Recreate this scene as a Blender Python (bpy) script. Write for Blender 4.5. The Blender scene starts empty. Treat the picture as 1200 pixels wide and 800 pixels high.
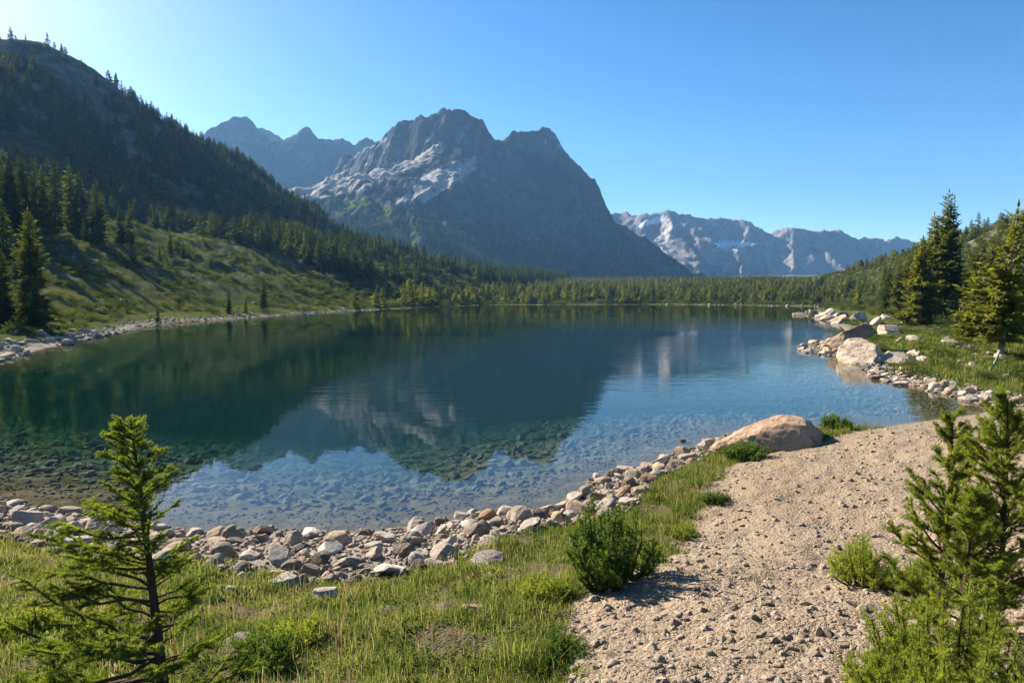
import bpy, bmesh, math, random
import numpy as np
from mathutils import Vector, Matrix, Euler

R = math.radians
rng = np.random.default_rng(7)
random.seed(7)
scene = bpy.context.scene
COL = scene.collection

# ------------------------------------------------------------------ camera, sky, sun, exposure
CAM_H = 3.4
PITCH = math.atan(52.0 / 800.0)
cam_data = bpy.data.cameras.new("camera")
cam_data.sensor_width = 36.0
cam_data.lens = 24.0
cam_data.clip_start = 0.05
cam_data.clip_end = 9000.0
cam = bpy.data.objects.new("camera", cam_data)
COL.objects.link(cam)
cam.location = (0, 0, CAM_H)
cam.rotation_euler = (R(90) - PITCH, 0, 0)
scene.camera = cam

SUN_AZ = R(48)          # left of the view direction
SUN_EL = R(29.5)
sun_dir = Vector((-math.sin(SUN_AZ) * math.cos(SUN_EL), math.cos(SUN_AZ) * math.cos(SUN_EL), math.sin(SUN_EL)))
world = bpy.data.worlds.new("World")
scene.world = world
world.use_nodes = True
wn = world.node_tree
wn.nodes.clear()
wo = wn.nodes.new("ShaderNodeOutputWorld")
wb = wn.nodes.new("ShaderNodeBackground")
sky = wn.nodes.new("ShaderNodeTexSky")
sky.sky_type = 'NISHITA'
sky.sun_disc = False
sky.sun_elevation = SUN_EL
sky.sun_rotation = -SUN_AZ
sky.altitude = 2500
sky.air_density = 1.0
sky.dust_density = 2.6
sky.ozone_density = 1.0
wb.inputs["Strength"].default_value = 0.039
sat = wn.nodes.new("ShaderNodeHueSaturation")
sat.inputs["Saturation"].default_value = 1.34
gam = wn.nodes.new("ShaderNodeGamma")          # deeper blue away from the sun
gam.inputs["Gamma"].default_value = 1.22
tin = wn.nodes.new("ShaderNodeMix"); tin.data_type = 'RGBA'; tin.blend_type = 'MULTIPLY'
tin.inputs[0].default_value = 1.0; tin.inputs[7].default_value = (1.05, 1.02, 0.97, 1)
wn.links.new(sky.outputs[0], gam.inputs["Color"])
wn.links.new(gam.outputs[0], tin.inputs[6])
wn.links.new(tin.outputs[2], sat.inputs["Color"])
wn.links.new(sat.outputs[0], wb.inputs["Color"])
wn.links.new(wb.outputs[0], wo.inputs["Surface"])

sl = bpy.data.lights.new("sun", 'SUN')
sl.energy = 5.0
sl.angle = R(0.53)
sl.color = (1.0, 0.93, 0.82)
so = bpy.data.objects.new("sun", sl)
COL.objects.link(so)
so.rotation_euler = sun_dir.to_track_quat('Z', 'Y').to_euler()
so.location = (-60, 60, 80)

scene.view_settings.view_transform = 'Standard'
scene.view_settings.look = 'None'
scene.view_settings.gamma = 1.0
scene.view_settings.use_curve_mapping = False
scene.view_settings.exposure = 1.70
cy = scene.cycles
cy.use_denoising = True
cy.max_bounces = 8
cy.diffuse_bounces = 3
cy.glossy_bounces = 3
cy.transmission_bounces = 4
cy.transparent_max_bounces = 16
cy.volume_bounces = 0
cy.caustics_reflective = False
cy.caustics_refractive = False
cy.sample_clamp_indirect = 8.0
cy.use_adaptive_sampling = True
cy.adaptive_threshold = 0.012

# ------------------------------------------------------------------ noise
def _hash(ix, iy, seed):
    h = (ix.astype(np.int64) * 374761393 + iy.astype(np.int64) * 668265263 + seed * 1274126177) & 0xFFFFFFFF
    h = ((h ^ (h >> 13)) * 1274126177) & 0xFFFFFFFF
    h = (h ^ (h >> 16)) & 0xFFFFFFFF
    return h

def pnoise(x, y, seed=0):
    x = np.asarray(x, float); y = np.asarray(y, float)
    ix = np.floor(x); iy = np.floor(y)
    fx = x - ix; fy = y - iy
    u = fx * fx * fx * (fx * (fx * 6 - 15) + 10)
    v = fy * fy * fy * (fy * (fy * 6 - 15) + 10)
    def g(dx, dy):
        a = _hash(ix + dx, iy + dy, seed) * (2 * math.pi / 4294967296.0)
        return np.cos(a) * (fx - dx) + np.sin(a) * (fy - dy)
    n00, n10, n01, n11 = g(0, 0), g(1, 0), g(0, 1), g(1, 1)
    return 1.5 * ((n00 * (1 - u) + n10 * u) * (1 - v) + (n01 * (1 - u) + n11 * u) * v)

def fbm(x, y, seed=0, octaves=4, gain=0.5, lac=2.03):
    t = 0; a = 1.0
    for k in range(octaves):
        t = t + a * pnoise(x, y, seed + k * 17)
        x = x * lac + 13.1; y = y * lac + 7.7; a *= gain
    return t

def ridged(x, y, seed=0, octaves=4, gain=0.5, lac=2.1):
    t = 0; a = 1.0
    for k in range(octaves):
        t = t + a * (1 - 2 * np.abs(pnoise(x, y, seed + k * 19)))
        x = x * lac + 3.1; y = y * lac + 9.7; a *= gain
    return t

def sstep(a, b, x):
    t = np.clip((x - a) / (b - a), 0, 1)
    return t * t * (3 - 2 * t)

# ------------------------------------------------------------------ picture measurements to places
def ray(px, py):
    xc = (px - 600.0) / 800.0
    yu = (400.0 - py) / 800.0
    c, s = math.cos(PITCH), math.sin(PITCH)
    return np.array([xc, c + yu * s, -s + yu * c])

def at_depth(px, py, Y):
    d = ray(px, py)
    k = Y / d[1]
    return (d[0] * k, Y, CAM_H + d[2] * k)

def on_water(px, py):
    d = ray(px, py)
    k = -CAM_H / d[2]
    return (d[0] * k, d[1] * k)

# ------------------------------------------------------------------ lake outline
shore_px = [(0, 588), (60, 598), (120, 606), (230, 628), (300, 622), (400, 626), (470, 622), (540, 606), (600, 600), (650, 598),
            (690, 574), (702, 561), (760, 546), (790, 534), (830, 521), (850, 511), (900, 503), (960, 501), (1006, 502), (1060, 497),
            (1130, 488), (1168, 481), (1168, 477), (1120, 464), (1080, 455), (1026, 443), (1015, 430), (985, 418), (955, 414), (941, 408),
            (950, 403), (975, 400), (990, 394), (992, 388), (984, 381), (968, 376), (945, 371), (934, 368), (948, 364.5), (965, 361),
            (950, 359), (900, 358.3), (850, 357.5), (790, 357), (720, 356.8), (650, 357.3), (600, 357), (560, 358),
            (520, 359.5), (480, 361), (420, 364), (350, 368), (310, 371), (270, 374), (210, 378), (165, 384), (130, 392), (80, 402),
            (40, 411), (0, 424)]
LAKE = np.array([on_water(*p) for p in shore_px] + [(-34, 33), (-42, 26), (-40, 20), (-28, 17.5), (-16, 14)])

def sdf_lake(x, y):
    """signed distance to the shoreline, positive on land"""
    shp = np.shape(x)
    x = np.ravel(x).astype(float); y = np.ravel(y).astype(float)
    best = np.full(x.shape, 1e18)
    inside = np.zeros(x.shape, bool)
    n = len(LAKE)
    for i in range(n):
        ax, ay = LAKE[i]; bx, by = LAKE[(i + 1) % n]
        ex, ey = bx - ax, by - ay
        t = np.clip(((x - ax) * ex + (y - ay) * ey) / (ex * ex + ey * ey), 0, 1)
        dx = x - ax - t * ex; dy = y - ay - t * ey
        best = np.minimum(best, dx * dx + dy * dy)
        c = ((ay > y) != (by > y))
        with np.errstate(divide='ignore', invalid='ignore'):
            xi = ax + (y - ay) / (by - ay if by != ay else 1e-9) * ex
        inside ^= c & (x < xi)
    d = np.sqrt(best)
    return np.where(inside, -d, d).reshape(shp)

def polyline_near(pts, x, y):
    """distance, height and arc length at the nearest point of a 3D polyline"""
    pts = np.asarray(pts, float)
    best = np.full(np.shape(x), 1e18); H = np.zeros(np.shape(x)); T = np.zeros(np.shape(x))
    s0 = 0.0
    for i in range(len(pts) - 1):
        a, b = pts[i], pts[i + 1]
        e = b[:2] - a[:2]; L2 = e @ e
        t = np.clip(((x - a[0]) * e[0] + (y - a[1]) * e[1]) / L2, 0, 1)
        d2 = (x - a[0] - t * e[0]) ** 2 + (y - a[1] - t * e[1]) ** 2
        m = d2 < best
        best = np.where(m, d2, best)
        H = np.where(m, a[2] + t * (b[2] - a[2]), H)
        L = math.sqrt(L2)
        T = np.where(m, s0 + t * L, T)
        s0 += L
    return np.sqrt(best), H, T

LEFT_RIDGE = [(-430, -250, 90), (-470, 60, 150), (-470, 300, 175)] + [at_depth(*p) for p in [
    (-120, 46, 410), (0, 47, 420), (30, 47, 424), (50, 50, 426), (75, 60, 430), (100, 73, 434), (130, 94, 440), (150, 113, 446), (170, 132, 452),
    (200, 150, 464), (240, 172, 484), (270, 184, 498), (300, 203, 514), (330, 230, 530), (350, 250, 540), (370, 268, 556),
    (420, 290, 600), (470, 306, 650), (530, 321, 730), (590, 331, 850), (640, 337, 960)]]
RIGHT_RIDGE = [(330, 60, 46), (240, 170, 36)] + [at_depth(*p) for p in [
    (1200, 254, 240), (1140, 274, 262), (1100, 287, 285), (1060, 301, 315), (1000, 316, 375), (960, 324, 435),
    (930, 331, 520), (900, 336, 620)]]
_ly = [-300, -50, 0, 20, 35, 62, 136, 200, 272, 600, 1000, 3500]
_lx = [-90, -62, -52, -42, -27, -37, -43, -33, -18, 60, 150, 600]
_ry = [-300, -50, 0, 20, 29, 45, 50, 85, 143, 300, 600, 1000, 3500]
_rx = [90, 45, 32, 19, 20, 26, 32, 46, 66, 145, 230, 330, 900]

def height(x, y, d=None, full=False):
    x = np.asarray(x, float); y = np.asarray(y, float)
    if d is None:
        d = sdf_lake(x, y)
    wnear = sstep(25, 15, y)
    k = 0.055 + 0.12 * wnear
    dp = np.maximum(d, 0)
    zb = np.minimum(k * dp, 1.75 + 0.02 * dp)
    # left hillside: apron, shelf, steep face
    dL = np.maximum(0, (np.interp(y, _ly, _lx) - x) * 0.86)
    drL, HL, tL = polyline_near(LEFT_RIDGE, x, y)
    ap = np.interp(dL, [0, 10, 60, 115, 300], [0, .8, 18.5, 27, 34]) * np.clip(HL / 90, 0.1, 1)
    q = np.maximum(0, dL - 100)
    v = q / (q + drL + 1e-6)
    gul = 1 + 0.10 * fbm(tL / 60, dL / 400, 31, 3)
    pv = np.interp(v, [0, .15, .5, .8, .93, 1.0], [0, .09, .47, .80, .95, 1.0]) ** (1.0 * gul)
    left = ap + (HL - ap) * pv * (dL > 100)
    wl = sstep(30, 200, dL)
    left = left + wl * (1 - .75 * pv) * (7 * fbm(x / 70, y / 70, 5, 4) + 3.0 * ridged(x / 30, y / 30, 8, 3) - 1.5)
    left = left + sstep(5, 40, dL) * (1 - wl) * (1.5 * fbm(x / 16, y / 16, 3, 3) + .75 * ridged(x / 7, y / 7, 4, 3))
    # right hillside
    dR = np.maximum(0, (x - np.interp(y, _ry, _rx)) * 0.8)
    drR, HR, tR = polyline_near(RIGHT_RIDGE, x, y)
    vr = dR / (dR + drR + 1e-6)
    pr = np.interp(vr, [0, .12, .4, .75, 1], [0, .05, .32, .8, 1.0])
    right = HR * pr + sstep(15, 70, dR) * (1 - .7 * pr) * (1.6 * fbm(x / 24, y / 24, 11, 4) + 1.0 * ridged(x / 14, y / 14, 14, 3) - .4)
    # valley floor past the far shore
    val = sstep(260, 340, y) * np.minimum(0.022 * dp, 9) + sstep(300, 400, y) * sstep(5, 60, dp) * 1.2 * fbm(x / 40, y / 40, 21, 3)
    far = sstep(1500, 2600, np.hypot(x, y)) * 25
    pvm = 1 - np.maximum(pv * (dL > 100), pr)
    z = (zb + val) * pvm + left + right + far
    # small roughness
    z = z + np.clip(dp / 3, 0, 1) * (0.05 * fbm(x / 0.9, y / 0.9, 41, 3) + .018 * fbm(x / .22, y / .22, 44, 2) * (y < 14) + 0.10 * fbm(x / 3.1, y / 3.1, 43, 2)) * (1 + 1.2 * sstep(20, 35, y))
    # lake bed
    dn = np.maximum(-d, 0)
    bed = -(np.interp(dn, [0, 1.5, 7, 14, 40, 80], [0.0, 0.10, 0.75, 2.2, 7.0, 9.0])) + np.clip(dn / 2, 0, 1) * 0.06 * fbm(x / 1.2, y / 1.2, 51, 3)
    z = np.where(d < 0, np.minimum(bed, -0.004), z + 0.006)
    if full:
        return z, d, dL, v, HL, dR, vr
    return z

def hit(px, py, tmax=1400):
    """where the line of sight through a point of the picture meets the land"""
    t = np.geomspace(1.5, tmax, 1400)
    r = ray(px, py)
    x, y, z = r[0] * t, r[1] * t, CAM_H + r[2] * t
    h = height(x, y)
    i = np.argmax(z <= h)
    if not (z <= h).any():
        i = len(t) - 1
    if i > 0:
        a, b = z[i - 1] - h[i - 1], h[i] - z[i]
        f = a / (a + b + 1e-9)
        tt = t[i - 1] + f * (t[i] - t[i - 1])
    else:
        tt = t[0]
    return Vector((r[0] * tt, r[1] * tt, CAM_H + r[2] * tt))

def h1(x, y):
    return float(height(np.array([x]), np.array([y]))[0])

# path edge and stone band
edge_w = [hit(*p) for p in [(690, 799), (688, 745), (700, 700), (765, 676), (800, 640), (828, 592), (848, 562), (885, 532), (945, 524), (1000, 506)]]
edge_w.sort(key=lambda v: v.y)
EY = [0.0] + [v.y for v in edge_w] + [17.9, 20.0, 22.0]
EX = [0.25] + [v.x for v in edge_w] + [10.0, 12.0, 13.0]
def path_side(x, y):
    """metres to the right of the path's left edge"""
    return x - np.interp(y, EY, EX)
def band_width(x):
    return np.interp(x, [-12, -6, -4, -1.6, 0, 1.2, 2, 3.2, 5.5], [1.5, 1.6, 2.1, 2.7, 1.9, 1.3, 1.25, .9, .5])

# ------------------------------------------------------------------ objects
def link(o):
    COL.objects.link(o); return o

def tag(o, label=None, cat=None, group=None, kind=None):
    if label: o["label"] = label
    if cat: o["category"] = cat
    if group: o["group"] = group
    if kind: o["kind"] = kind
    return o

def make_mesh(name, verts, polys, mats=(), smooth=False, mat_index=None):
    """verts (n,3); polys: list of arrays (m,k)"""
    me = bpy.data.meshes.new(name)
    verts = np.asarray(verts, np.float32)
    me.vertices.add(len(verts))
    me.vertices.foreach_set("co", verts.ravel())
    if not isinstance(polys, (list, tuple)):
        polys = [polys]
    polys = [np.asarray(p, np.int32) for p in polys if len(p)]
    loops = np.concatenate([p.ravel() for p in polys])
    tot = np.concatenate([np.full(len(p), p.shape[1], np.int32) for p in polys])
    starts = np.concatenate([[0], np.cumsum(tot)[:-1]]).astype(np.int32)
    me.loops.add(len(loops)); me.loops.foreach_set("vertex_index", loops)
    me.polygons.add(len(tot)); me.polygons.foreach_set("loop_start", starts)
    me.polygons.foreach_set("loop_total", tot)
    me.polygons.foreach_set("use_smooth", np.full(len(tot), bool(smooth)))
    if mat_index is not None:
        me.polygons.foreach_set("material_index", np.asarray(mat_index, np.int32))
    for m in mats:
        me.materials.append(m)
    me.update(calc_edges=True)
    me.validate()
    return me

def attr(me, name, vals):
    a = me.attributes.new(name, 'FLOAT', 'POINT')
    a.data.foreach_set("value", np.asarray(vals, np.float32).ravel())

def obj(name, me, parent=None, loc=None):
    o = bpy.data.objects.new(name, me)
    link(o)
    if parent: o.parent = parent
    if loc is not None: o.location = loc
    return o

def empty(name, loc=(0, 0, 0), rz=0):
    o = bpy.data.objects.new(name, None)
    o.empty_display_size = 0.3
    o.location = loc
    o.rotation_euler = (0, 0, rz)
    return link(o)

# ------------------------------------------------------------------ materials
def new_mat(name):
    m = bpy.data.materials.new(name)
    m.use_nodes = True
    m.node_tree.nodes.clear()
    return m, m.node_tree.nodes, m.node_tree.links

class NT:
    """small helper to write node trees"""
    def __init__(s, name):
        s.m, s.n, s.l = new_mat(name)
        s.out = s.n.new("ShaderNodeOutputMaterial")
    def node(s, t, **kw):
        nd = s.n.new(t)
        for k, v in kw.items():
            setattr(nd, k, v)
        return nd
    def put(s, sock, v):
        if isinstance(v, bpy.types.NodeSocket): s.l.new(v, sock)
        elif isinstance(v, (tuple, list)) and len(v) == 3 and sock.type == 'RGBA': sock.default_value = (*v, 1)
        else: sock.default_value = v
    def coord(s, kind='Position'):
        if kind == 'Position': return s.node("ShaderNodeNewGeometry").outputs['Position']
        return s.node("ShaderNodeTexCoord").outputs[kind]
    def noise(s, vec, scale, detail=4, rough=.55, out='Fac', dist=0.0):
        n = s.node("ShaderNodeTexNoise")
        s.put(n.inputs['Vector'], vec)
        n.inputs['Scale'].default_value = scale; n.inputs['Detail'].default_value = detail
        n.inputs['Roughness'].default_value = rough; n.inputs['Distortion'].default_value = dist
        return n.outputs[out]
    def voronoi(s, vec, scale, feature='F1', out='Distance', rnd=1.0):
        n = s.node("ShaderNodeTexVoronoi", feature=feature)
        s.put(n.inputs['Vector'], vec); n.inputs['Scale'].default_value = scale
        n.inputs['Randomness'].default_value = rnd
        return n.outputs[out]
    def ramp(s, fac, stops, interp='LINEAR'):
        n = s.node("ShaderNodeValToRGB")
        n.color_ramp.interpolation = interp
        e = n.color_ramp.elements
        while len(e) < len(stops): e.new(0.5)
        for i, (p, c) in enumerate(stops):
            e[i].position = p
            e[i].color = (*c, 1) if not isinstance(c, (int, float)) else (c, c, c, 1)
        s.put(n.inputs['Fac'], fac)
        return n.outputs['Color']
    def mix(s, fac, a, b, blend='MIX'):
        n = s.node("ShaderNodeMix", data_type='RGBA', blend_type=blend)
        s.put(n.inputs[0], fac); s.put(n.inputs[6], a); s.put(n.inputs[7], b)
        return n.outputs[2]
    def math(s, op, a, b=0.0, c=0.0, clamp=False):
        n = s.node("ShaderNodeMath", operation=op, use_clamp=clamp)
        s.put(n.inputs[0], a); s.put(n.inputs[1], b); s.put(n.inputs[2], c)
        return n.outputs[0]
    def attr(s, name):
        return s.node("ShaderNodeAttribute", attribute_name=name).outputs['Fac']
    def bump(s, h, strength=.5, dist=.02, normal=None):
        n = s.node("ShaderNodeBump")
        n.inputs['Strength'].default_value = strength; n.inputs['Distance'].default_value = dist
        s.put(n.inputs['Height'], h)
        if normal is not None: s.put(n.inputs['Normal'], normal)
        return n.outputs['Normal']
    def scale(s, vec, sc):
        n = s.node("ShaderNodeMapping"); s.put(n.inputs['Vector'], vec)
        n.inputs['Scale'].default_value = sc
        return n.outputs[0]
    def principled(s, col, rough=.85, normal=None, spec=.3):
        b = s.node("ShaderNodeBsdfPrincipled")
        s.put(b.inputs['Base Color'], col); s.put(b.inputs['Roughness'], rough)
        b.inputs['Specular IOR Level'].default_value = spec
        if normal is not None: s.put(b.inputs['Normal'], normal)
        return b.outputs[0]
    def finish(s, sh):
        s.l.new(sh, s.out.inputs['Surface']); return s.m

def mat_ground():
    t = NT("ground")
    P = t.coord()
    # grass and heath
    gA = t.noise(P, 0.09, 5, .6)
    gB = t.noise(P, 1.4, 5, .65)
    gC = t.noise(P, 14, 3, .6)
    grass = t.mix(t.ramp(gA, [(.35, 0.0), (.65, 1.0)]), (.055, .068, .015), (.105, .105, .032))
    grass = t.mix(t.ramp(gB, [(.4, 0.0), (.62, 1.0)]), grass, (.060, .080, .020))
    grass = t.mix(t.ramp(gC, [(.45, 0.0), (.7, .7)]), grass, (.11, .088, .045))
    # gravel path
    vc = t.voronoi(P, 34, out='Color')
    vc2 = t.voronoi(P, 85, out='Color')
    sep = t.node("ShaderNodeSeparateColor"); t.l.new(vc, sep.inputs[0])
    sep2 = t.node("ShaderNodeSeparateColor"); t.l.new(vc2, sep2.inputs[0])
    grav = t.ramp(sep.outputs[0], [(0, (.13, .095, .06)), (.3, (.24, .178, .115)), (.7, (.30, .225, .15)), (.92, (.36, .28, .195)), (1, (.50, .43, .34))])
    grav2 = t.ramp(sep2.outputs[1], [(0, (.13, .095, .06)), (.5, (.27, .20, .135)), (1, (.40, .32, .23))])
    sandm = t.ramp(t.noise(P, 1.1, 5, .65), [(.38, 0.0), (.62, 1.0)])
    grav = t.mix(.5, grav, grav2)
    grav = t.mix(t.math('MULTIPLY', sandm, .75), grav, (.275, .205, .133))
    grav = t.mix(t.math('MULTIPLY', t.ramp(t.noise(P, .35, 3), [(.35, 0.0), (.7, 1.0)]), .45), grav, (.185, .14, .098))
    # stony soil
    rockc = t.ramp(t.noise(P, .6, 6, .65), [(.3, (.16, .135, .11)), (.5, (.27, .24, .20)), (.7, (.38, .34, .29))])
    # lake bed
    bedv = t.voronoi(P, 3.2, out='Color'); sb = t.node("ShaderNodeSeparateColor"); t.l.new(bedv, sb.inputs[0])
    bed = t.ramp(sb.outputs[0], [(0, (.085, .06, .03)), (.5, (.135, .10, .052)), (1, (.19, .15, .09))])
    bed = t.mix(t.ramp(t.noise(P, .25, 4), [(.4, 0.0), (.65, .8)]), bed, (.11, .085, .04))
    soil = (.115, .085, .055)
    c = t.mix(t.attr('grass'), rockc, grass)
    c = t.mix(t.attr('soil'), c, soil)
    c = t.mix(t.attr('gravel'), c, grav)
    c = t.mix(t.attr('bed'), c, bed)
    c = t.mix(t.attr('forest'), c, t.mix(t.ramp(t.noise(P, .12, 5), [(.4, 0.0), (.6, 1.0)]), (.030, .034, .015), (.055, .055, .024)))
    c = t.mix(t.attr('outcrop'), c, t.ramp(t.noise(P, .11, 7, .7), [(.3, (.06, .055, .042)), (.5, (.135, .12, .095)), (.72, (.26, .235, .20))]))
    hgt = t.math('ADD', t.math('MULTIPLY', t.voronoi(P, 34), -.6), t.math('MULTIPLY', t.voronoi(P, 85), -.3))
    hgt = t.math('ADD', hgt, t.math('MULTIPLY', t.noise(P, 6, 5), 1.0))
    n = t.bump(hgt, .8, .03)
    n = t.bump(t.noise(P, .8, 6, .7), .5, .35, n)
    return t.finish(t.principled(c, 1.0, n, .0))

def mat_rock():
    t = NT("rock")
    oi = t.node("ShaderNodeObjectInfo")
    P = t.coord('Object')
    add = t.node("ShaderNodeVectorMath", operation='ADD'); t.put(add.inputs[0], P)
    sc = t.node("ShaderNodeVectorMath", operation='SCALE'); t.put(sc.inputs[0], (7.0, 3.0, 5.0)); t.put(sc.inputs['Scale'], oi.outputs['Random'])
    t.l.new(sc.outputs[0], add.inputs[1]); V = add.outputs[0]
    big = t.noise(V, 1.6, 6, .6)
    fine = t.noise(V, 11, 5, .7)
    c = t.mix(t.ramp(big, [(.35, 0.0), (.65, 1.0)]), oi.outputs['Color'], t.mix(.5, oi.outputs['Color'], (.36, .25, .17)))
    bright = t.math('ADD', t.math('MULTIPLY', oi.outputs['Random'], .6), .68)
    hsv = t.node("ShaderNodeHueSaturation"); t.put(hsv.inputs['Color'], c); t.put(hsv.inputs['Value'], bright)
    c = hsv.outputs[0]
    c = t.mix(t.ramp(fine, [(.3, .55), (.5, 0.0)]), c, (.10, .085, .07))
    sepz = t.node("ShaderNodeSeparateXYZ"); t.l.new(t.coord(), sepz.inputs[0])
    wet = t.ramp(t.math('ADD', sepz.outputs[2], t.math('MULTIPLY', big, -.06)), [(.02, .6), (.05, 0.0)])
    c = t.mix(wet, c, t.mix(1.0, c, (.45, .42, .38), 'MULTIPLY'))
    c = t.mix(t.ramp(t.noise(V, 3.3, 4, .7), [(.58, 0.0), (.66, .55)]), c, (.42, .39, .34))
    ck = t.voronoi(t.mix(.25, V, t.noise(V, 2.0, 3, .6, 'Color')), 1.1, 'DISTANCE_TO_EDGE')
    ckm = t.math('MULTIPLY', t.ramp(ck, [(0, 1.0), (.03, 0.0)]), t.ramp(t.noise(V, .9, 2), [(.5, 0.0), (.6, 1.0)]))
    c = t.mix(t.math('MULTIPLY', ckm, .7), c, (.05, .04, .032))
    c = t.mix(t.ramp(t.noise(V, 1.1, 5, .7), [(.52, 0.0), (.68, .65)]), c, (.20, .115, .065))
    n = t.bump(t.math('SUBTRACT', fine, t.math('MULTIPLY', ckm, 1.2)), .55, .05)
    n = t.bump(t.noise(V, 3.0, 6, .65), .45, .2, n)
    return t.finish(t.principled(c, .9, n, .12))

def mat_mountain(name, tones, veg=True):
    t = NT(name)
    P = t.coord()
    S = t.scale(P, (1, 1, .45))
    a = t.noise(S, .012, 9, .68, dist=.6)
    b = t.noise(P, .055, 7, .72)
    c = t.ramp(a, [(.32, tones[0]), (.5, tones[1]), (.68, tones[2])])
    c = t.mix(t.ramp(b, [(.36, .55), (.52, 0.0)]), c, tones[3])
    c = t.mix(t.attr('scree'), c, t.mix(t.ramp(b, [(.35, 0.0), (.6, 1.0)]), (.33, .285, .24), (.55, .49, .43)))
    vg = t.mix(t.ramp(b, [(.4, 0.0), (.6, 1.0)]), (.05, .068, .02), (.17, .18, .05))
    c = t.mix(t.attr('veg'), c, vg)
    c = t.mix(t.attr('snow'), c, (.86, .87, .9))
    n = t.bump(t.noise(S, .05, 9, .7), 1.0, 14.0)
    n = t.bump(t.noise(P, .25, 6, .7), .6, 3.0, n)
    return t.finish(t.principled(c, 1.0, n, .0))

def mat_foliage(name, c0, c1, c2, trans=.35, per_obj=.5, scale=.9):
    """needles or leaves: light passes through, hue varies from plant to plant and clump to clump"""
    t = NT(name)
    oi = t.node("ShaderNodeObjectInfo")
    P = t.coord('Object')
    n = t.noise(P, scale, 3, .6)
    f = t.math('ADD', t.math('MULTIPLY', n, 1.0 - per_obj * .5), t.math('MULTIPLY', oi.outputs['Random'], per_obj * .5))
    c = t.ramp(f, [(.28, c0), (.5, c1), (.72, c2)])
    d = t.node("ShaderNodeBsdfDiffuse"); t.put(d.inputs['Color'], c)
    tr = t.node("ShaderNodeBsdfTranslucent")
    ct = t.mix(1.0, c, (1.0, 1.0, .45), 'MULTIPLY')
    hs = t.node("ShaderNodeHueSaturation"); t.put(hs.inputs['Color'], ct); hs.inputs['Value'].default_value = 1.7
    t.put(tr.inputs['Color'], hs.outputs[0])
    g = t.node("ShaderNodeBsdfGlossy"); g.inputs['Roughness'].default_value = .7; t.put(g.inputs['Color'], (.9, .95, .9))
    m1 = t.node("ShaderNodeMixShader"); m1.inputs[0].default_value = trans
    t.l.new(d.outputs[0], m1.inputs[1]); t.l.new(tr.outputs[0], m1.inputs[2])
    m2 = t.node("ShaderNodeMixShader"); m2.inputs[0].default_value = .015
    t.l.new(m1.outputs[0], m2.inputs[1]); t.l.new(g.outputs[0], m2.inputs[2])
    return t.finish(m2.outputs[0])

def mat_grass():
    t = NT("grass_blades")
    a = t.attr('tint')
    c = t.ramp(a, [(0, (.05, .075, .013)), (.3, (.10, .13, .02)), (.5, (.155, .17, .032)), (.7, (.21, .19, .055)), (.87, (.30, .235, .12)), (1, (.19, .11, .05))])
    d = t.node("ShaderNodeBsdfDiffuse"); t.put(d.inputs['Color'], c)
    tr = t.node("ShaderNodeBsdfTranslucent"); hs = t.node("ShaderNodeHueSaturation"); t.put(hs.inputs['Color'], c); hs.inputs['Value'].default_value = 1.5
    t.put(tr.inputs['Color'], hs.outputs[0])
    m = t.node("ShaderNodeMixShader"); m.inputs[0].default_value = .45
    t.l.new(d.outputs[0], m.inputs[1]); t.l.new(tr.outputs[0], m.inputs[2])
    return t.finish(m.outputs[0])

def mat_bark(name, c0, c1):
    t = NT(name)
    P = t.coord('Object')
    f = t.noise(t.scale(P, (9, 9, 2.2)), 2.0, 6, .7)
    c = t.ramp(f, [(.3, c0), (.65, c1)])
    return t.finish(t.principled(c, .95, t.bump(f, .8, .03), .1))

def mat_water():
    t = NT("lake_water")
    P = t.coord()
    # ripples: fine chop everywhere, stronger in wind lanes
    lane = t.noise(t.scale(P, (.007, .034, 1)), 1.0, 3, .5)
    lane = t.ramp(lane, [(.44, .06), (.6, 1.0)])
    w1 = t.noise(t.scale(P, (1.0, 1.9, 1)), .9, 3, .55)
    w2 = t.noise(t.scale(P, (1.0, 1.6, 1)), 4.5, 3, .55)
    sw = t.noise(t.scale(P, (1.0, 1.5, 1)), .16, 2, .5)
    h = t.math('ADD', t.math('MULTIPLY', w1, .55), t.math('MULTIPLY', w2, .06))
    h = t.math('MULTIPLY', h, t.math('ADD', t.math('MULTIPLY', lane, .026), .0008))
    h = t.math('ADD', h, t.math('MULTIPLY', sw, .006))
    n = t.bump(h, 1.0, 1.0)
    fr = t.node("ShaderNodeFresnel"); fr.inputs['IOR'].default_value = 1.333; t.put(fr.inputs['Normal'], n)
    g = t.node("ShaderNodeBsdfGlossy"); g.inputs['Roughness'].default_value = .0; t.put(g.inputs['Normal'], n)
    tr = t.node("ShaderNodeBsdfTransparent"); t.put(tr.inputs['Color'], (.93, .97, .97))
    m = t.node("ShaderNodeMixShader")
    # light passing up through the surface is not totally reflected (the water does not bend rays here)
    gb = t.node("ShaderNodeNewGeometry").outputs['Backfacing']
    fac = t.math('MULTIPLY_ADD', gb, .06, t.math('MULTIPLY', fr.outputs[0], t.math('SUBTRACT', 1.0, gb)))
    t.l.new(fac, m.inputs[0]); t.l.new(tr.outputs[0], m.inputs[1]); t.l.new(g.outputs[0], m.inputs[2])
    va = t.node("ShaderNodeVolumeAbsorption"); t.put(va.inputs['Color'], (.38, .70, .66)); va.inputs['Density'].default_value = .72
    vs = t.node("ShaderNodeVolumeScatter"); t.put(vs.inputs['Color'], (.12, .46, .40)); vs.inputs['Density'].default_value = .022
    ad = t.node("ShaderNodeAddShader"); t.l.new(va.outputs[0], ad.inputs[0]); t.l.new(vs.outputs[0], ad.inputs[1])
    t.l.new(ad.outputs[0], t.out.inputs['Volume'])
    t.m.cycles.homogeneous_volume = True
    return t.finish(m.outputs[0])

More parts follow.
